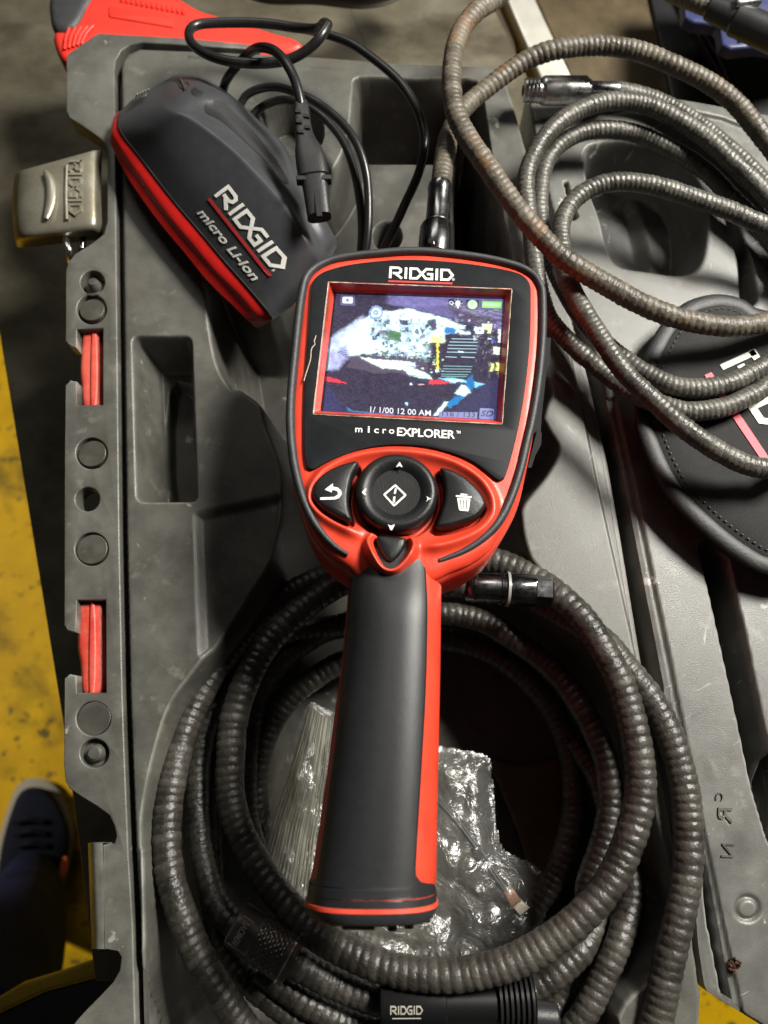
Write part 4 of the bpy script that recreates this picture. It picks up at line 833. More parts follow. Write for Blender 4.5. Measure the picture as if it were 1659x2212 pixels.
def icon(name, pts, h, parent): return slab(name, D(pts, h), M['white'], parent, dn, top=.002, bot=-.004, bev=.0006, seg=1)
H1 = .026
icon('back_arrow', ZA(crom([(268, 1475), (318, 1438), (318, 1458), (345, 1462), (366, 1480), (370, 1502), (355, 1524), (330, 1534), (242, 1536), (242, 1522), (328, 1518), (348, 1504), (345, 1486), (325, 1478), (310, 1480), (312, 1492)], 1, True)[:, :2].tolist()), H1, kl)
icon('bin_body', ZA([(1054, 1524), (1134, 1530), (1124, 1600), (1118, 1604), (1072, 1600), (1066, 1594)]), H1, kr)
icon('bin_lid', ZA(roundpoly([(1047, 1508), (1142, 1516), (1140, 1526), (1046, 1518)], 2).tolist()), H1, kr)
icon('bin_handle', ZA([(1074, 1498), (1116, 1502), (1116, 1511), (1074, 1507)]), H1, kr)
for x in (1074, 1092, 1110): slab('bin_slot', D(ZA([(x, 1536), (x+5, 1537), (x+6-(x-1092)*.1, 1590), (x+2-(x-1092)*.1, 1590)]), H1), M['key'], kr, dn, top=.0035, bot=-.001, bev=.0004, seg=1)
for pts in [[(692, 1342), (708, 1318), (714, 1310), (718, 1318), (732, 1344), (712, 1334)], [(488, 1492), (512, 1466), (516, 1476), (506, 1490), (516, 1512), (508, 1510)], [(644, 1682), (664, 1690), (686, 1680), (668, 1716), (660, 1716)], [(872, 1512), (886, 1524), (906, 1530), (886, 1534), (872, 1546), (880, 1530)]]:
    icon('pad_arrow', ZA(pts), .0445, pad)
dia = np.array(ZA([(688, 1442), (757, 1508), (680, 1578), (614, 1505)]))
ro = roundpoly(dia, 3.5); ri = roundpoly(dia.mean(0)+(dia-dia.mean(0))*.78, 2.5)
slab('pad_diamond', D(ro, .020), M['white'], pad, dn, top=.002, bot=-.004, bev=.0006, holes=[D(ri, .020)], seg=1)
for a_, b_z in (((690, 1468), (684, 1500)), ((682, 1516), (678, 1552))): icon('pad_bar', ZA([(a_[0]-5, a_[1]), (a_[0]+7, a_[1]), (b_z[0]+7, b_z[1]), (b_z[0]-6, b_z[1])]), .020, pad)
# handle ----------------------------------------------------------
st = [(1215, 752, 956), (1262, 752, 954), (1330, 748, 951), (1450, 737, 949), (1540, 724, 947), (1620, 714, 945), (1700, 703, 943), (1790, 690, 941), (1860, 679, 940), (1910, 670, 938), (1935, 667, 938)]
def hsec(v, ul, ur, top=.045, thick=.50, p=2.7, n=40, a0=0, a1=2*math.pi, off=0., slope=0.):
    L0 = DPL(ul, v, -.2); R0 = DPL(ur, v, -.2); c = (L0+R0)/2; wv = (R0-L0)/2; w_ = np.linalg.norm(wv); ex = wv/w_; hh = thick/2; cz = c+dn*(.2+top-hh)
    out = []
    for k in range(n):
        a = a0+(a1-a0)*k/(n if a1-a0 > 6.28 else n-1); cs, sn = math.cos(a), math.sin(a)
        x = (w_+off)*math.copysign(abs(cs)**(2/p), cs); z = (hh+off)*math.copysign(abs(sn)**(2/p), sn)
        out.append(cz+ex*x+dn*z)
    return np.array(out)
S_ = crom([(a, b, c) for a, b, c in st], 4)
tp = lambda v: .002+.053*sst((v-1195)/160.)+.03*((v-1300)/600.)
V, Fc = loft([hsec(v, l, r, top=tp(v)-.012, thick=.50) for v, l, r in S_]); fixn(mesh('handle_core', V, Fc, M['red'], dev))
def ang(x, w_, p=2.7): x = np.clip(x/w_, -1, 1); return math.acos(np.sign(x)*abs(x)**(p/2))
def rpx(v): return float(np.interp(v, [1200, 1215, 1262, 1330, 1450, 1540, 1620, 1700, 1790, 1860, 1872, 1885, 1895, 1940], [895, 908, 912, 914, 912, 908, 903, 898, 892, 888, 889, 899, 928, 945]))
def lpx(v): return float(np.interp(v, [1200, 1215, 1262, 1330, 1450, 1600, 1750, 1880, 1900, 1940], [775, 764, 759, 755, 745, 730, 711, 692, 668, 660]))
gl = []
for v in np.r_[np.linspace(1200, 1860, 34), np.linspace(1866, 1938, 24)]:
    l = float(np.interp(v, [s[0] for s in st], [s[1] for s in st])); r = float(np.interp(v, [s[0] for s in st], [s[2] for s in st]))
    v2 = v; c = (l+r)/2; hw = (r-l)/2
    aR = ang(rpx(v)-c, hw) if rpx(v) < r-1 else -.55; aL = ang(lpx(v)-c, hw) if lpx(v) > l+1 else math.pi+.55
    gl.append(hsec(v2, l, r, top=tp(v2)-.012, n=36, a0=aR, a1=aL, off=.004))
V, Fc = loft(gl, False, False, closed=False)
gr = mesh('handle_grip', V, Fc, M['grip'], dev); so = gr.modifiers.new('t', 'SOLIDIFY'); so.thickness = .006; so.offset = 1; 
bm = bmesh.new(); bm.from_mesh(gr.data); bmesh.ops.recalc_face_normals(bm, faces=bm.faces)
if sum((f.normal.dot(Vector(dn))*f.calc_area() for f in bm.faces)) < 0: bmesh.ops.reverse_faces(bm, faces=bm.faces)
bm.to_mesh(gr.data); bm.free(); so.offset = -1
gr.data.polygons.foreach_set('use_smooth', [True]*len(gr.data.polygons))
# base: red line, then battery cap with lugs
def bandsec(dv, off, v0=1932):
    s = hsec(v0, 667, 938, top=tp(1932)-.012, n=48, off=off); return s+np.array(DPL(800, v0+dv, 0)-DPL(800, v0, 0))
V, Fc = loft([bandsec(2, .0), bandsec(4, .0085), bandsec(13, .0085), bandsec(15, .002)]); fixn(mesh('red_base_line', V, Fc, M['red'], dev))
V, Fc = loft([bandsec(14, .0), bandsec(16, .006), bandsec(36, -.008), bandsec(43, -.022), bandsec(46, -.05)]); bc = fixn(mesh('battery_cap', V, Fc, M['rubber'], dev))
def lug(u, v, w_, h_, hh, r=.02):
    p = D(roundpoly([(u-w_, v-h_), (u+w_, v-h_), (u+w_, v+h_), (u-w_, v+h_)], 5), hh); V, Fc = loft([up(p, dn, -.12), up(p, dn, -.02), up(inset(p, .01), dn, 0)], cap0=True); fixn(mesh('cap_lug', V, Fc, M['blackplastic'], dev))
lug(774, 2004, 36, 8, -.10); lug(848, 2003, 10, 12, -.08); lug(884, 1999, 10, 11, -.09); lug(922, 1984, 9, 12, -.13); lug(668, 1968, 7, 12, -.14); lug(720, 1996, 8, 9, -.10)
# clear card-slot door on the right side
V, Fc = loft([D([(1178, 728), (1190, 730), (1188, 770), (1182, 790), (1170, 900), (1166, 960), (1150, 960), (1160, 850)], h) for h in (-.30, -.14)]); fixn(mesh('side_door', V, Fc, M['panel'], dev))
V, Fc = loft([D([(1160, 930), (1170, 934), (1169, 960), (1156, 985), (1148, 1010), (1140, 1010)], h) for h in (-.30, -.12)]); fixn(mesh('side_door', V, Fc, M['panel'], dev))
# scratch on the panel, left of the screen
tube('scratch', crom([DPL(*ZA([p])[0], .0066) for p in [(218, 560), (205, 600), (215, 608), (190, 640), (185, 700), (160, 780), (145, 830)]], 4), .0028, M['worn'] if 'worn' in M else mat('scratch', (.42, .33, .25), .8), dev, seg=5, step=.01)
# ================================================================== charger
ch = thing('battery_charger', 'dark grey battery charger with a red base lying in the upper left of the case', 'battery charger', P(480, 420, 0))
ST = [
 [(68, 475, .0), (75, 455, .05), (85, 425, .12), (118, 395, .18), (132, 388, .19), (200, 320, .24), (300, 262, .27), (380, 215, .28), (440, 180, .25), (500, 150, .15), (520, 148, .02)],
 [(58, 545, .0), (60, 530, .07), (72, 500, .14), (112, 468, .22), (122, 455, .23), (230, 400, .40), (345, 350, .54), (400, 310, .56), (480, 240, .52), (620, 165, .35), (640, 160, .05)],
 [(64, 620, .0), (75, 600, .08), (92, 575, .16), (132, 545, .24), (142, 538, .25), (290, 495, .45), (425, 410, .62), (480, 375, .64), (600, 300, .58), (740, 235, .38), (765, 230, .05)],
 [(180, 840, .0), (205, 800, .09), (228, 775, .17), (262, 715, .25), (272, 705, .26), (420, 620, .46), (560, 480, .64), (620, 440, .66), (720, 390, .50), (860, 325, .42), (890, 325, .05)],
 [(370, 1110, .0), (400, 1070, .09), (425, 1045, .17), (462, 975, .25), (472, 965, .26), (630, 850, .46), (800, 670, .64), (860, 625, .66), (930, 590, .46), (1010, 470, .42), (1045, 470, .05)],
 [(540, 1315, .0), (570, 1275, .09), (595, 1250, .17), (640, 1185, .25), (650, 1175, .26), (810, 1040, .46), (950, 830, .64), (1010, 770, .66), (1060, 740, .45), (1140, 590, .42), (1180, 600, .05)],
 [(695, 1505, .0), (725, 1460, .09), (750, 1430, .17), (800, 1375, .25), (810, 1365, .26), (970, 1215, .45), (1130, 1020, .62), (1180, 960, .63), (1210, 930, .45), (1260, 780, .40), (1310, 830, .05)],
 [(850, 1655, .0), (880, 1615, .09), (905, 1590, .17), (955, 1550, .25), (965, 1540, .26), (1110, 1400, .42), (1270, 1230, .56), (1320, 1180, .57), (1350, 1140, .42), (1420, 1050, .35), (1450, 1090, .05)],
 [(950, 1755, .0), (985, 1735, .08), (1015, 1715, .15), (1075, 1690, .22), (1085, 1685, .23), (1230, 1560, .36), (1370, 1400, .46), (1420, 1350, .46), (1450, 1310, .36), (1510, 1220, .28), (1530, 1230, .05)],
 [(1000, 1778, .0), (1040, 1770, .04), (1070, 1765, .08), (1120, 1755, .13), (1130, 1750, .14), (1270, 1640, .2), (1400, 1480, .24), (1450, 1430, .24), (1480, 1390, .2), (1530, 1290, .14), (1535, 1290, .02)]]
def zz(i, z):
    if i >= 5 and i < 10: return .22+(z-.26)*.56+.01
    return [.13, .16, .19, .215, .225][i]*min(1, z/.0001+1) if i < 5 else z
ctl = np.array([[P(*ZC([p])[0][:2], zz(i, p[2])*(.45 if k == 0 else .6 if k == 9 else .85 if k in (1, 8) else 1)) for i, p in enumerate(row)] for k, row in enumerate(ST)])      # station x rail
def dens(c, n=6):
    a = np.array([crom(c[:, j], n) for j in range(c.shape[1])])               # rail x along
    return np.array([crom(a[:, i], 4) for i in range(a.shape[1])])            # along x across
def surf(name, g, m, caps=True):
    ny, nx = g.shape[:2]; V = g.reshape(-1, 3); Fc = [(i*nx+j, i*nx+j+1, (i+1)*nx+j+1, (i+1)*nx+j) for i in range(ny-1) for j in range(nx-1)]
    if caps:
        for r, f in ((0, 1), (ny-1, 0)):
            t = [tuple(r*nx+k for k in range(nx))]; Fc += [x[::-1] if f else x for x in t]
    return fixn(mesh(name, V, Fc, m, ch))
G1 = dens(ctl); surf('body', G1[:, 13:], M['chargerbody']); surf('red_base', np.concatenate([(G1[:, 0:1]*.94+G1[:, 30:31]*.06)*np.array([1, 1, 0])+np.array([0, 0, .01]), G1[:, :13], (G1[:, 12:13]*.6+G1[:, 30:31]*.4)-np.array([0, 0, .05])], axis=1), M['redband'])
tube('base_seam', [p+np.array([0, 0, .002]) for p in G1[2:-2, 13]], .006, M['dark'], ch, seg=6)
# side plane for the print
pA, pB, pC = [P(*ZC([p])[0][:2], z) for p, z in (((640, 1175), .27), ((1090, 1560), .27), ((900, 880), .60))]
pA, pB, pC = G1[4*6+3, 16], G1[7*6, 16], G1[5*6+3, 24]
nc_ = np.cross(pB-pA, pC-pA); nc_ /= np.linalg.norm(nc_); nc_ = nc_ if nc_[2] > 0 else -nc_
CP = Plane(pA+nc_*.010, nc_)
def cz(x, y, h=0.): p = ZC([(x, y)])[0]; return CP(p[0], p[1], h)
from mathutils.bvhtree import BVHTree
ny_, nx_ = G1.shape[:2]
bvc = BVHTree.FromPolygons([tuple(v) for v in G1.reshape(-1, 3)], [(i*nx_+j, i*nx_+j+1, (i+1)*nx_+j+1, (i+1)*nx_+j) for i in range(ny_-1) for j in range(nx_-1)])
def drape(name, VF, o, ax_, ay_, m, sub=3, nrm=nc_, bv=None, parent=None, lift=.003):
    bm = bmesh.new(); vs = [bm.verts.new((*p, 0)) for p in VF[0]]
    for f in VF[1]:
        try: bm.faces.new([vs[i] for i in f])
        except Exception: pass
    bmesh.ops.triangulate(bm, faces=bm.faces)
    for _ in range(sub):
        L_ = [e for e in bm.edges if e.calc_length() > .25*(max(p[0] for p in VF[0])/5)]
        if L_: bmesh.ops.subdivide_edges(bm, edges=L_, cuts=1)
    bmesh.ops.triangulate(bm, faces=bm.faces)
    V = []
    for v in bm.verts:
        w_ = np.array(o)+ax_*v.co.x+ay_*v.co.y; h = (bv or bvc).ray_cast(Vector(w_+nrm*.4), Vector(-nrm))
        V.append(np.array(h[0])+nrm*lift if h[0] else w_)
    Fc = [tuple(v.index for v in f.verts) for f in bm.faces]; bm.free()
    o_ = mesh(name, V, Fc, m, parent or ch, smooth=False); s_ = o_.modifiers.new('t', 'SOLIDIFY'); s_.thickness = .002; s_.offset = 0; return o_
o_, a_, b_3 = cz(742, 945), cz(1118, 1440), cz(832, 875)
drape('brand_lettering', (LV2, LF2), o_, (a_-o_)/4.9, (b_3-o_), M['white'])
drape('underline', (np.array([(0, 0), (5, 0), (5, 1), (0, 1)]), [(0, 1, 2, 3)]), cz(700, 975), (cz(1085, 1472)-cz(700, 975))/5, cz(716, 966)-cz(700, 975), M['redprint'], 5)
VF, x_, y_ = fit(txt('micro Li-Ion', .02, .22), cz(620, 1060), cz(985, 1508), cz(655, 1034)); VF = (VF[0]*np.array([5, 1]), VF[1])
drape('model_lettering', VF, cz(620, 1060), x_/5, y_*1.35, M['white'])
VF, x_, y_ = fit(txt('®', .01), cz(1112, 1438), cz(1128, 1446), cz(1124, 1424)); letter('registered_mark', VF, M['white'], ch, cz(1112, 1438), x_, y_, .004, .002)
# vents and worn printing at the top end
def hit(x, y):
    p = ZC([(x, y)])[0]; d = ray(*p); d /= np.linalg.norm(d); h = bvc.ray_cast(Vector(CAM), Vector(d)); return (np.array(h[0]), np.array(h[1])) if h[0] else (P(p[0], p[1], .3), np.array([0, 0, 1.]))
for pts in ([(478, 195), (545, 205), (552, 262), (512, 245)], [(548, 205), (640, 258), (668, 272), (655, 300), (615, 302), (590, 285)]):
    hh = [hit(*p)[0] for p in pts]; n_ = np.cross(hh[1]-hh[0], hh[2]-hh[0]); n_ /= np.linalg.norm(n_); n_ = n_ if n_[2] > 0 else -n_
    slab('vent_opening', np.array(hh)+n_*.004, M['dark'], ch, n_, top=0, bot=-.02, bev=.002, seg=1)
tube('vent_rib', [hit(515, 185)[0]+np.array([0, 0, .008]), hit(550, 262)[0]+np.array([0, 0, .008])], .008, M['chargerbody'], ch, seg=8)
for k in range(5):
    a0_ = (215+18*k, 330-8*k); hh = [hit(a0_[0]+x, a0_[1]+y)[0]+np.array([-.002, 0, .003]) for x, y in [(0, 0), (12, -24), (22, -46)]]
    tube('worn_print', hh, .0035, mat('worn_print', (.35, .34, .30), .7), ch, seg=5, step=.008)
# glossy battery slot on the back slope, draped over the body
def drape_px(name, pts, m, lift):
    bm = bmesh.new(); f = bm.faces.new([bm.verts.new((x, y, 0)) for x, y in pts]); bmesh.ops.triangulate(bm, faces=[f])
    for _ in range(4):
        L_ = [e for e in bm.edges if e.calc_length() > 30]
        if L_: bmesh.ops.subdivide_edges(bm, edges=L_, cuts=1); bmesh.ops.triangulate(bm, faces=bm.faces)
    V = []
    for v in bm.verts:
        p, n_ = hit(v.co.x, v.co.y); V.append(p+(np.array(CAM)-p)/np.linalg.norm(np.array(CAM)-p)*lift)
    Fc = [tuple(v.index for v in f.verts) for f in bm.faces]; bm.free(); return mesh(name, V, Fc, m, ch)
drape_px('battery_slot', crom([(690, 330), (790, 330), (900, 430), (1000, 530), (1090, 650), (1150, 730), (1220, 850), (1180, 850), (1080, 730), (990, 640), (880, 540), (770, 450), (680, 400)], 4, True)[:, :2].tolist(), M['blackplastic'], .004)
# ================================================================== power cord
cdv = thing('power_cord', 'black power cord looped at the top of the case, its two-pole plug beside the charger', 'power cord', P(650, 300, 0))
def W3(pts): return np.array([P(*p) for p in pts])
tube('cord', crom(W3([(480, 215, .02), (486, 180, .18), (505, 150, .28), (535, 117, .36), (560, 103, .48), (590, 108, .56), (615, 132, .6), (635, 168, .6), (646, 205, .58), (651, 232, .56)]), 8), .026, M['cord'], cdv, seg=14)
tube('cord', crom(W3([(708, 54, .52), (700, 50, .46), (684, 62, .36), (640, 60, .30), (575, 51, .28), (500, 49, .28), (428, 53, .3), (408, 72, .32), (418, 98, .36), (452, 120, .40), (500, 133, .42), (560, 137, .42), (620, 130, .44), (664, 108, .48), (692, 80, .52), (708, 54, .52)]), 8), .027, M['cord'], cdv, seg=14)
tube('cord', crom(W3([(640, 60, .30), (690, 70, .30), (750, 90, .32), (800, 122, .34), (855, 168, .36), (890, 215, .36), (910, 262, .34), (917, 312, .32), (904, 375, .26), (875, 440, .2), (845, 505, .14), (815, 560, .08)]), 8), .025, M['cord'], cdv, seg=14)
tube('cord', crom(W3([(514, 240, .05), (530, 208, .10), (560, 192, .14), (595, 188, .18), (628, 196, .22), (675, 216, .26), (725, 252, .26), (765, 300, .24), (788, 360, .2), (796, 425, .14), (795, 500, .08), (785, 580, 0.)]), 8), .024, M['cord'], cdv, seg=14)
tube('cord', crom(W3([(540, 255, .02), (560, 235, .04), (590, 220, .06), (630, 217, .1), (690, 246, .14), (738, 300, .14), (762, 360, .12), (776, 425, .08), (782, 500, .02), (775, 590, -.05)]), 8), .024, M['cord'], cdv, seg=14)
def boxsec(c, d, w_, h_, p=4, n=28):
    d = d/np.linalg.norm(d); b = np.cross(d, [0, 0, 1.]); b /= np.linalg.norm(b); nn = np.cross(b, d); o = []
    for k in range(n):
        a = 2*math.pi*k/n; cs, sn = math.cos(a), math.sin(a); o.append(c+b*w_*math.copysign(abs(cs)**(2/p), cs)+nn*h_*math.copysign(abs(sn)**(2/p), sn))
    return np.array(o)
pp = [(650, 222, .56, .034), (652, 240, .56, .040), (653, 262, .555, .043), (657, 290, .55, .046), (661, 306, .55, .052), (667, 328, .545, .070), (672, 350, .54, .078), (678, 386, .53, .078), (679, 388, .53, .066), (685, 430, .52, .063), (690, 470, .51, .060)]
ax_p = P(690, 470, .51)-P(650, 222, .56)
V, Fc = loft([boxsec(P(u, v, z), ax_p, w_, w_*.72, 3.2) for u, v, z, w_ in pp]); pl = fixn(mesh('plug', V, Fc, M['blackplastic'], cdv))
for (u, v) in [(644, 240), (662, 250), (646, 262), (664, 274), (650, 284)]:
    c = P(u, v, .592); slab('strain_relief_slot', np.array([P(u-6, v-4, .590), P(u+6, v-3, .590), P(u+6, v+4, .590), P(u-6, v+3, .590)]), M['dark'], pl, top=.004, bot=-.01, bev=.001, seg=1)
slab('plug_slot', flat3(roundpoly([(678, 404), (690, 403), (696, 466), (684, 468)], 4), .565), M['dark'], pl, top=.002, bot=-.01, bev=.001, seg=1)
for s in range(3):
    o0 = P(657+3*s, 334+16*s, .598); letter('moulded_text', fit(txt(['250V', '2.5A', 'POLO'][0] if s == 0 else ['250V', '2.5A', '10A'][s]), o0, o0, o0)[0], M['blackplastic'], pl, o0, P(687+3*s, 331+16*s, .598)-o0, P(657+3*s, 324+16*s, .598)-o0, 0, .003) if False else None
slab('plug_collar', flat3(roundpoly([(640, 382), (716, 380), (716, 390), (640, 392)], 2), .56), M['blackplastic'], pl, top=.012, bot=-.03, bev=.004)
# ================================================================== hoses
upper = thing('camera_hose', 'brown grimy corrugated hose screwed into the top of the inspection camera, looping over the lid', 'hose', P(985, 280, .3))
up_path = crom(W3([(952, 405, .52), (959, 340, .47), (969, 292, .40), (988, 252, .34), (1014, 222, .32), (1044, 197, .32), (1083, 166, .34), (1123, 138, .36), (1160, 119, .38), (1204, 106, .40), (1264, 98, .40), (1320, 98, .40), (1385, 110, .40), (1454, 138, .40), (1530, 178, .38), (1590, 225, .36), (1640, 285, .34), (1690, 350, .3), (1760, 450, .25), (1800, 560, .25), (1760, 660, .3), (1659, 693, .36), (1588, 704, .38), (1520, 699, .40), (1453, 684, .42), (1385, 657, .44), (1317, 620, .47), (1249, 580, .50), (1199, 543, .52), (1140, 480, .55), (1090, 415, .57), (1045, 350, .58), (1010, 300, .58), (985, 252, .58), (974, 200, .57), (975, 150, .55), (984, 100, .52), (1003, 58, .5), (1035, 22, .48), (1070, 0, .45), (1150, -60, .4), (1260, -100, .35)]), 10)
ribbed('corrugated_hose', up_path, .0530, .0325, M['hosebrown'], upper, depth=.105)
cA, cB = P(940, 556, .52), P(951, 400, .52)
turned('chrome_connector', cA, cB, [(0, .082), (.10, .086), (.14, .086), (.38, .085), (.41, .080), (.43, .064), (.46, .060), (.9, .058), (.93, .062), (1.0, .058), (1.01, .04)], M['darkchrome'], upper)
tube('connector_ring', [cA*(.56)+cB*.44, cA*.555+cB*.445], .0655, M['chrome'], upper, seg=40, step=.0005)
turned('set_screw', P(931, 520, .60), P(931, 520, .615), [(0, .014), (1, .014), (1.01, .006), (.6, .005)], M['chrome'], upper, seg=18)
grey = thing('grey_hose_coil', 'coiled grey corrugated metal hose with a chrome threaded end lying on the open lid', 'hose coil', P(1400, 500, .1))
gp = crom(W3([(1330, 193, .13), (1400, 210, .10), (1480, 246, .10), (1560, 306, .10), (1640, 384, .10), (1730, 500, .10), (1770, 620, .10), (1730, 730, .28), (1659, 784, .30), (1605, 815, .30), (1554, 833, .30), (1503, 839, .29), (1453, 833, .28), (1402, 811, .26), (1361, 786, .24), (1300, 735, .20), (1240, 660, .18), (1190, 560, .18), (1165, 460, .18), (1172, 372, .20), (1191, 331, .21), (1221, 303, .22), (1265, 284, .22), (1321, 280, .22), (1377, 290, .20), (1433, 315, .20), (1488, 344, .18), (1540, 384, .16), (1590, 437, .14), (1659, 508, .12), (1730, 610, .12), (1740, 720, .24), (1659, 826, .29), (1605, 862, .29), (1554, 882, .29), (1486, 890, .28), (1436, 878, .26), (1385, 861, .23), (1334, 830, .2), (1283, 788, .2), (1232, 740, .2), (1185, 680, .22), (1160, 590, .26), (1148, 500, .28), (1137, 430, .30), (1138, 376, .32), (1156, 330, .33), (1186, 286, .34), (1228, 250, .34), (1284, 225, .34), (1340, 219, .34), (1395, 228, .33), (1451, 253, .32), (1526, 298, .30), (1581, 348, .28), (1622, 386, .26), (1665, 430, .24), (1780, 560, .2), (1830, 760, .2), (1790, 940, .24), (1700, 1010, .34), (1659, 1012, .36), (1605, 1000, .38), (1537, 963, .40), (1469, 914, .42), (1419, 868, .41), (1368, 822, .42), (1334, 783, .43), (1293, 722, .42), (1255, 662, .40), (1234, 620, .38), (1219, 570, .34), (1213, 525, .32), (1213, 486, .32), (1226, 451, .33), (1253, 421, .34), (1290, 402, .35), (1334, 393, .36), (1385, 396, .36), (1436, 406, .36), (1503, 427, .35), (1571, 451, .34), (1622, 474, .33), (1670, 496, .3), (1780, 560, .25)]), 9)
ribbed('corrugated_hose', gp, .0490, .0265, M['hosegrey'], grey, depth=.08, seedv=1.0)
e0, e1 = P(1130, 196, .16), P(1338, 196, .14)
turned('threaded_end', e0, e1, [(0, .045), (.01, .062), (.03, .068), (.05, .062), (.07, .069), (.09, .063), (.11, .070), (.13, .064), (.15, .071), (.18, .066), (.20, .076), (.22, .079), (.62, .080), (.645, .078), (.65, .066), (.68, .064), (.70, .052), (.98, .050), (1, .04)], M['chrome'], grey, seg=48)
turned('bore', e0-(e1-e0)*.002, e0+(e1-e0)*.02, [(0, .030), (1, .030)], M['dark'], grey, seg=30)
turned('end_rib', P(1136, 213, .08), P(1150, 215, .08), [(0, .025), (1, .025)], M['chrome'], grey, seg=18)
coil = thing('dark_hose_coil', 'coils of dark greasy corrugated hose in the well of the case under the handle', 'hose coil', P(900, 1700, -.5))
B1 = [(1000, 1216, -.12), (1060, 1214, -.10), (1107, 1229, -.08), (1158, 1253, -.05), (1202, 1286, .0), (1249, 1327, .04), (1282, 1369, .06), (1311, 1420, .08), (1336, 1470, .08), (1355, 1525, .08), (1368, 1580, .08), (1379, 1640, .08), (1384, 1700, .08), (1376, 1760, .08), (1356, 1828, .08), (1332, 1882, .08), (1297, 1935, .08), (1249, 1986, .08), (1199, 2026, .07), (1148, 2060, .06), (1085, 2089, .05), (1020, 2104, .03), (966, 2110, .02), (887, 2104, .0), (810, 2084, -.02), (735, 2050, -.04), (665, 2004, -.06), (606, 1942, -.08), (563, 1880, -.10), (528, 1815, -.12), (506, 1755, -.13), (497, 1696, -.14), (498, 1640, -.14), (504, 1560, -.15), (530, 1480, -.16), (575, 1400, -.18), (640, 1330, -.2), (720, 1270, -.22), (800, 1235, -.24)]
ribbed('hose_loop', crom(W3(B1), 9), .070, .041, M['hosedark'], coil, depth=.09, tilt=.6)
B2 = [(840, 1225, -.34), (960, 1222, -.30), (1080, 1255, -.22), (1180, 1310, -.12), (1250, 1352, -.04), (1307, 1392, .0), (1351, 1444, .02), (1391, 1490, .04), (1424, 1540, .05), (1449, 1592, .06), (1467, 1650, .06), (1481, 1715, .06), (1487, 1780, .06), (1488, 1850, .06), (1482, 1920, .06), (1468, 1990, .06), (1450, 2060, .05), (1434, 2130, .04), (1412, 2212, .02), (1370, 2300, .0), (1200, 2400, -.1), (900, 2430, -.15), (700, 2370, -.15), (580, 2275, -.12), (525, 2215, -.1), (492, 2165, -.08), (455, 2105, -.06), (422, 2045, -.06), (394, 1971, -.06), (370, 1896, -.08), (360, 1821, -.1), (361, 1746, -.12), (372, 1676, -.14), (390, 1605, -.18), (420, 1530, -.22), (470, 1440, -.27), (540, 1350, -.32), (620, 1285, -.36), (720, 1240, -.36), (840, 1225, -.34)]
ribbed('hose_loop', crom(W3(B2), 9), .067, .040, M['hosedark'], coil, depth=.09, tilt=.6, seedv=2)
B3 = [(738, 1352, -.36), (850, 1322, -.34), (958, 1326, -.32), (1005, 1331, -.32), (1060, 1350, -.30), (1114, 1384, -.28), (1169, 1424, -.26), (1216, 1470, -.24), (1253, 1523, -.22), (1284, 1582, -.22), (1307, 1640, -.22), (1319, 1710, -.22), (1315, 1777, -.22), (1298, 1845, -.22), (1272, 1930, -.22), (1290, 1990, -.2), (1262, 2048, -.14), (1215, 2094, -.12), (1165, 2130, -.12), (1110, 2160, -.12)]
ribbed('hose_loop', crom(W3(B3), 9), .062, .038, M['hosedark'], coil, depth=.09, tilt=.6, seedv=4)
B4 = [(1240, 1600, -.5), (1290, 1680, -.46), (1320, 1770, -.38), (1345, 1840, -.28), (1366, 1900, -.18), (1366, 1955, -.15), (1350, 2005, -.12), (1334, 2052, -.1), (1303, 2116, -.1), (1270, 2180, -.1), (1225, 2240, -.12), (1150, 2300, -.14), (950, 2350, -.2), (760, 2290, -.24), (640, 2205, -.25), (560, 2140, -.25), (505, 2085, -.28), (475, 2020, -.32), (458, 1930, -.38), (452, 1830, -.42), (455, 1730, -.44), (468, 1620, -.46), (500, 1520, -.48), (550, 1430, -.48), (620, 1370, -.42), (738, 1352, -.42)]
ribbed('hose_loop', crom(W3(B4), 9), .060, .038, M['hosedark'], coil, depth=.09, tilt=.6, seedv=5)
B5 = [(1390, 1840, -.34), (1330, 1990, -.3), (1285, 2080, -.26), (1240, 2140, -.24), (1190, 2190, -.22), (1130, 2240, -.22)]
ribbed('hose_loop', crom(W3(B5), 9), .050, .034, M['hosedark'], coil, depth=.09, tilt=.6, seedv=6)
B6 = [(760, 1395, -.55), (860, 1372, -.54), (954, 1378, -.52), (1005, 1387, -.5), (1053, 1404, -.5), (1096, 1430, -.5), (1136, 1463, -.52), (1190, 1530, -.55), (1230, 1620, -.58), (1240, 1740, -.6), (1210, 1860, -.62), (1120, 1990, -.66), (960, 2060, -.7), (800, 2030, -.7), (670, 1950, -.68), (590, 1850, -.66), (555, 1740, -.62), (560, 1640, -.58), (590, 1560, -.56), (635, 1500, -.55), (690, 1456, -.55), (735, 1430, -.54), (800, 1408, -.54)]
ribbed('hose_loop', crom(W3(B6), 9), .064, .040, M['hosedark'], coil, depth=.09, tilt=.6, seedv=7)
B7 = [(760, 1352, -.46), (701, 1366, -.46), (662, 1388, -.47), (622, 1416, -.48), (585, 1455, -.5), (556, 1510, -.5), (538, 1580, -.5), (528, 1660, -.5), (530, 1760, -.48), (560, 1860, -.46), (600, 1930, -.42), (645, 1990, -.38)]
ribbed('hose_loop', crom(W3(B7), 9), .062, .038, M['hosedark'], coil, depth=.09, tilt=.6, seedv=8)
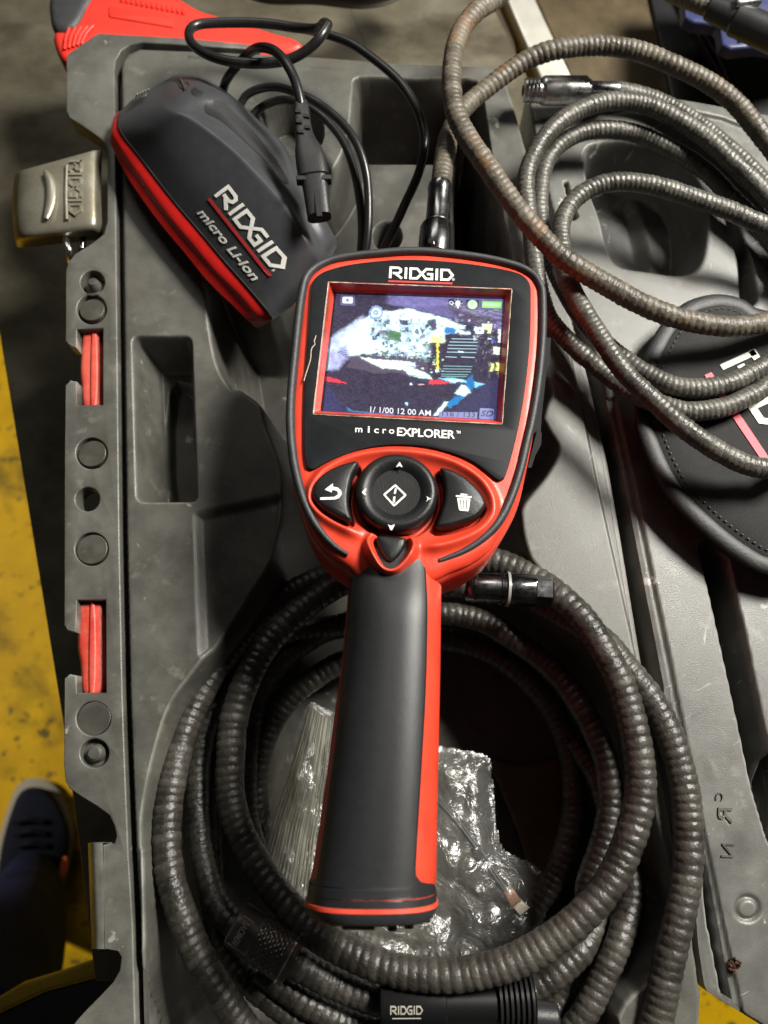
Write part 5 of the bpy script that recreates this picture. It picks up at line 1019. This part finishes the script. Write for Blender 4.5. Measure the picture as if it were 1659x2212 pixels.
# hose that leaves the knurled sleeve and runs right under the front loop
B8 = [(625, 2075, -.10), (680, 2108, -.12), (735, 2134, -.14), (800, 2158, -.14), (860, 2168, -.12)]
ribbed('hose_loop', crom(W3(B8), 9), .066, .040, M['hosedark'], coil, depth=.09, tilt=.6, seedv=9)
B9 = [(470, 1960, -.16), (490, 1985, -.15), (520, 2010, -.13)]
ribbed('hose_loop', crom(W3([(560, 1400, -.46), (500, 1470, -.42), (455, 1550, -.36), (432, 1640, -.31), (427, 1740, -.27), (434, 1820, -.23), (446, 1880, -.2), (464, 1934, -.18), (490, 1978, -.15), (530, 2015, -.13)]), 9), .058, .038, M['hosedark'], coil, depth=.09, tilt=.6, seedv=9)
B10 = [(560, 2090, -.2), (610, 2130, -.2), (670, 2172, -.2), (760, 2215, -.2), (900, 2240, -.2)]
ribbed('hose_loop', crom(W3(B10), 9), .062, .040, M['hosedark'], coil, depth=.09, tilt=.6, seedv=11)
# couplings
def kn_fn(f, a, r): return r*(1+(.045*max(0, math.sin(22*a+f*70))*max(0, math.sin(22*a-f*70)) if .40 < f < .84 else 0))
prof = [(0, .05), (.01, .085), (.04, .094), (.36, .094), (.38, .098)]+[(.40+.44*k/60, .098) for k in range(61)]+[(.85, .102), (.87, .102), (.88, .108), (.92, .108), (.93, .100), (.96, .100), (.97, .104), (1.0, .102), (1.01, .06)]
k0, k1 = P(506, 1992, -.02), P(634, 2078, -.02)
turned('knurled_sleeve', k0, k1, prof, mat('blackened_metal', (.13, .125, .115), .34, .8, var=.3, vscale=10), coil, seg=144, fn=kn_fn)
kd = (k1-k0)/np.linalg.norm(k1-k0); kb = np.cross(kd, [0, 0, 1.]); kb /= np.linalg.norm(kb)
tube('sleeve_ring', [k0+(k1-k0)*.885, k0+(k1-k0)*.915], .1085, M['chrome'], coil, seg=48, step=.004)
c_ = k0+(k1-k0)*.17; topn = np.array([0, -.25, .97]); topn /= np.linalg.norm(topn)
def onsleeve(c, axd, bb, r, s, a): return c+axd*s+(bb*math.sin(a)+np.cross(bb, axd)*math.cos(a)*(1 if np.cross(bb, axd)[2] > 0 else -1))*r
def sleeve_text(name, s, c, axd, bb, r, w_, h_, m, parent, flip=1, turn=False, bold=.01):
    VF = txt(s, bold) if isinstance(s, str) else s
    V = VF[0].copy(); lo, hi = V.min(0), V.max(0); V = (V-lo)/(hi-lo)-.5
    out = []
    for x, y in V:
        if turn: ss, aa = y*h_*flip, x*w_/r*flip
        else: ss, aa = x*w_*flip, -y*h_/r*flip
        out.append(onsleeve(c, axd, bb, r+.0015, ss, aa))
    o = mesh(name, out, VF[1], m, parent, smooth=False); s2 = o.modifiers.new('t', 'SOLIDIFY'); s2.thickness = .003; s2.offset = 0; return o
greyprint = mat('faded_pale_print', (.30, .28, .24), .6)
sleeve_text('stamped_text', 'REMOVE', c_, kd, kb, .094, .105, .030, greyprint, coil, -1, True)
fr_ = strokes([([(0, 0), (1, 0), (1, .42), (0, .42)], 1)], .035); sleeve_text('stamped_frame', fr_, c_, kd, kb, .094, .135, .052, greyprint, coil, 1, True)
r0, r1 = P(820, 2168, -.06), P(1075, 2166, -.06)
turned('black_sleeve', r0, r1, [(0, .06), (.01, .088), (.04, .094), (.55, .094), (.56, .086), (1, .084), (1.01, .05)], mat('black_sleeve_plastic', (.007, .007, .0075), .36, spec=.3), coil, seg=48)
rd = (r1-r0)/np.linalg.norm(r1-r0); rb = np.cross(rd, [0, 0, 1.]); rb /= np.linalg.norm(rb)
sleeve_text('sleeve_lettering', strokes(LOGO, .2), P(877, 2166, -.06), rd, rb, .094, .138, .034, greyprint, coil)
sleeve_text('sleeve_underline', (np.array([(0, 0), (1, 0), (1, 1), (0, 1.)]), [(0, 1, 2, 3)]), P(877, 2166, -.06)+np.cross(rb, rd)*0+np.array([0, -.030, 0]), rd, rb, .094-.004, .120, .004, greyprint, coil)
pr = []
for k in range(7): pr += [(k/7+.01, .078), (k/7+.03, .100), (k/7+.10, .100), (k/7+.12, .078)]
turned('ringed_collar', P(1072, 2160, -.06), P(1152, 2158, -.06), [(0, .05)]+pr+[(1, .09), (1.01, .05)], mat('black_ring_metal', (.05, .05, .05), .28, .7), coil, seg=48)
turned('end_plug', P(1152, 2196, -.06), P(1205, 2200, -.06), [(0, .05), (.05, .062), (.9, .062), (1, .05)], M['blackplastic'], coil, seg=40)
# chrome-black connector right of the handle
q0, q1 = P(1005, 1267, .10), P(1191, 1279, .10)
def hexf(f, a, r):
    if f > .80: return r*math.cos(math.pi/6)/math.cos(((a) % (math.pi/3))-math.pi/6)*1.08
    if .60 < f <= .80 and abs(((a-1.0) % (2*math.pi))-math.pi) < .5: return r*.93
    return r
turned('chrome_black_connector', q0, q1, [(0, .05), (.01, .066), (.03, .070), (.08, .071), (.09, .074), (.12, .074), (.13, .071), (.40, .072), (.41, .078), (.43, .078), (.44, .074), (.47, .074), (.475, .083), (.51, .083), (.515, .077), (.61, .078), (.62, .078), (.79, .078), (.801, .078), (.81, .072), (.985, .072), (1, .066), (1.01, .03)], M['darkchrome'], coil, seg=60, fn=hexf)
tube('pale_ring', [q0+(q1-q0)*.478, q0+(q1-q0)*.508], .0845, mat('pale_grey_ring', (.33, .33, .31), .4, .3), coil, seg=48, step=.004)
ribbed('hose_stub', crom(W3([(880, 1258, .10), (930, 1262, .10), (970, 1265, .10), (1008, 1267, .10)]), 8), .058, .036, M['hosedark'], coil, seedv=3)
# ================================================================== clear bag in the well
bag = thing('clear_plastic_bag', 'crumpled clear zip bag lying in the well of the case under the camera handle', 'plastic bag', P(880, 1800, -.8))
bo = crom([(669, 1517), (716, 1534), (800, 1560), (880, 1590), (940, 1609), (1047, 1628), (1063, 1667), (1070, 1740), (1082, 1822), (1116, 1848), (1172, 1882), (1180, 1975), (1130, 2060), (1000, 2120), (850, 2110), (740, 2060), (665, 1965), (600, 1912), (558, 1860), (561, 1813), (578, 1760), (596, 1706), (615, 1640), (640, 1575)], 4, True)
def noise2(X, Y, f, seed):
    r2 = np.random.default_rng(seed); Z = np.zeros(X.shape)
    for k in range(7): a = r2.uniform(0, 6.28); ff = f*r2.uniform(.6, 1.6); Z += np.abs(np.sin(X*ff*math.cos(a)+Y*ff*math.sin(a)+r2.uniform(0, 6)+.8*np.sin(X*ff*.4+r2.uniform(0, 6))))
    return Z/7
def bagsheet(name, z, amp, seed):
    o = flat3(bo, z)[:, :2]; x0, y0 = o.min(0)-.02; x1, y1 = o.max(0)+.02; X, Y = np.meshgrid(np.arange(x0, x1, .013), np.arange(y0, y1, .013)); d = sdf(X, Y, o)
    k = sst(-d/.12)
    Z = z+(amp*(noise2(X, Y, 4.5, seed)-.5)+amp*.40*(noise2(X, Y, 11, seed+1)-.5)+amp*.05*(noise2(X, Y, 24, seed+2)-.5))*(.35+.65*k)+.05*k
    return grid_mesh(name, X, Y, Z, d < .002, M['film'], bag)
bagsheet('film_sheet', -.54, .26, 3); bagsheet('film_sheet', -.70, .10, 9)
zs = flat3([(669, 1517), (716, 1534), (700, 1700), (672, 1880), (655, 1958), (610, 1915), (563, 1850), (596, 1706), (640, 1575)], -.46)
slab('zip_band', zs, M['film'], bag, top=.004, bot=0, bev=.001, seg=1)
for k in range(15):
    f = (k+.5)/15+.012*math.sin(k*7.3); a = (671+46*f, 1519+18*f); b = (566+98*f, 1856+98*f); r = [.005, .0035, .008, .004, .010, .005, .0045][k % 7]
    g = .02+.05*abs(math.sin(k*3.1)); h = 1-.03*abs(math.sin(k*1.7)); q = lambda t: (a[0]+(b[0]-a[0])*t, a[1]+(b[1]-a[1])*t)
    tube('zip_rib', [P(*q(g), -.452), P(q(.35)[0]+3, q(.35)[1], -.440), P(q(.7)[0]-2, q(.7)[1], -.448), P(*q(h), -.455)], r, M['strip'], bag, seg=8, step=.05, wz=.5)

ac = thing('lead_with_fitting', 'thin dark lead with a pale pinkish end fitting inside the clear bag', 'lead', P(1050, 1850, -.6))
for dx in (0, 7): tube('lead', crom(W3([(944+dx, 1730, -.5), (985+dx, 1775, -.47), (1030+dx, 1835, -.45), (1065+dx, 1890, -.45), (1098+dx*.5, 1935, -.45)]), 6), .012, M['rubber'], ac, seg=8)
slab('clasp', flat3([(1018, 1838), (1036, 1826), (1046, 1858), (1030, 1864)], -.43), M['dark'], ac, bot=-.05, bev=.01)
slab('pink_fitting', flat3([(1088, 1930), (1108, 1918), (1126, 1944), (1104, 1962)], -.42), mat('dusty_pink_plastic', (.30, .15, .10), .5), ac, bot=-.08, bev=.012)
slab('white_fitting', flat3([(1108, 1962), (1127, 1945), (1146, 1962), (1124, 1982)], -.42), mat('pale_ceramic', (.55, .50, .42), .4), ac, bot=-.08, bev=.012)
# amber film shape in the shade of the well
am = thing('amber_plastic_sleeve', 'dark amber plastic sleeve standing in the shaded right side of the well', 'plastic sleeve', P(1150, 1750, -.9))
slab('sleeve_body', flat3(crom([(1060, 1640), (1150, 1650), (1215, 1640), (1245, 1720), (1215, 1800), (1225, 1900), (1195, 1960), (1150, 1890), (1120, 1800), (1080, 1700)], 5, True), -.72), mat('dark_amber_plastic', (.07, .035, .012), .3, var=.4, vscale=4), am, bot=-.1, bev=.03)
# ================================================================== pouch on the lid
pz = .16
pouch = thing('nylon_pouch', 'black nylon pouch with cream lettering and a pink line on the case lid', 'pouch', P(1560, 900, 0))
po_ = crom([(1483, 667), (1442, 705), (1406, 770), (1390, 820), (1385, 886), (1397, 946), (1436, 1035), (1483, 1097), (1555, 1163), (1614, 1205), (1659, 1226), (1760, 1240), (1860, 1180), (1900, 1000), (1860, 800), (1780, 690), (1700, 690), (1632, 678), (1600, 658), (1560, 648), (1520, 652)], 5, True)
pl_ = flat3(po_, pz)
V, Fc = loft([up(inset(pl_, .02), (0, 0, 1), -.15), up(pl_, (0, 0, 1), -.05), up(pl_, (0, 0, 1), -.01), up(inset(pl_, .05), (0, 0, 1), .02), up(inset(pl_, .10), (0, 0, 1), .035), up(inset(pl_, .16), (0, 0, 1), .045)]); pb = fixn(mesh('cloth_body', V, Fc, M['pouch'], pouch))
tube('piping', list(up(inset(pl_, .012), (0, 0, 1), .0))+[up(inset(pl_, .012), (0, 0, 1), .0)[0]], .046, M['piping'], pouch, seg=14, step=.03, wz=.45)
sl = up(inset(pl_, .072), (0, 0, 1), .032); sl, _ = resample(np.concatenate([sl, sl[:1]]), .032); V = []; Fc = []
for i in range(len(sl)-1):
    d = sl[i+1]-sl[i]; d /= np.linalg.norm(d); b = np.array([-d[1], d[0], 0]); c = (sl[i]+sl[i+1])/2; k = len(V)
    for s, t in ((-1, -1), (1, -1), (1, 1), (-1, 1)): V.append(c+d*s*.008+b*t*.0025)
    for s, t in ((-1, -1), (1, -1), (1, 1), (-1, 1)): V.append(c+d*s*.006+b*t*.0015+np.array([0, 0, .003]))
    Fc += [(k+4, k+5, k+6, k+7), (k, k+1, k+5, k+4), (k+1, k+2, k+6, k+5), (k+2, k+3, k+7, k+6), (k+3, k, k+4, k+7)]
stt = mesh('stitching', V, Fc, M['piping'], pouch, smooth=False); stt['kind'] = 'stuff'
zt = pz+.046
o_ = P(1541, 793, zt); dx_ = P(1541+124, 793+184, zt)-o_; dx_ /= np.linalg.norm(dx_); dy_ = np.array([-dx_[1], dx_[0], 0]); hU = .165
# (letters run down to the right, feet towards the pink line)
letter('brand_lettering', (LV2*1.0, LF2), M['pouchwhite'], pouch, o_+dy_*.035, dx_*hU*1.0, dy_*hU*1.25, 0, .004)
a0_, a1_ = P(1521, 811, zt), P(1645, 996, zt)
slab('pink_line', np.array([a0_, a0_+(a1_-a0_)*1.6, a0_+(a1_-a0_)*1.6+dy_*.042, a0_+dy_*.042]), M['pouchred'], pouch, top=.004, bot=-.001, bev=.001, seg=1)
# ------------------------------------------------------------------ tidy
for o in bpy.data.objects:
    if '_o' in o: del o['_o']
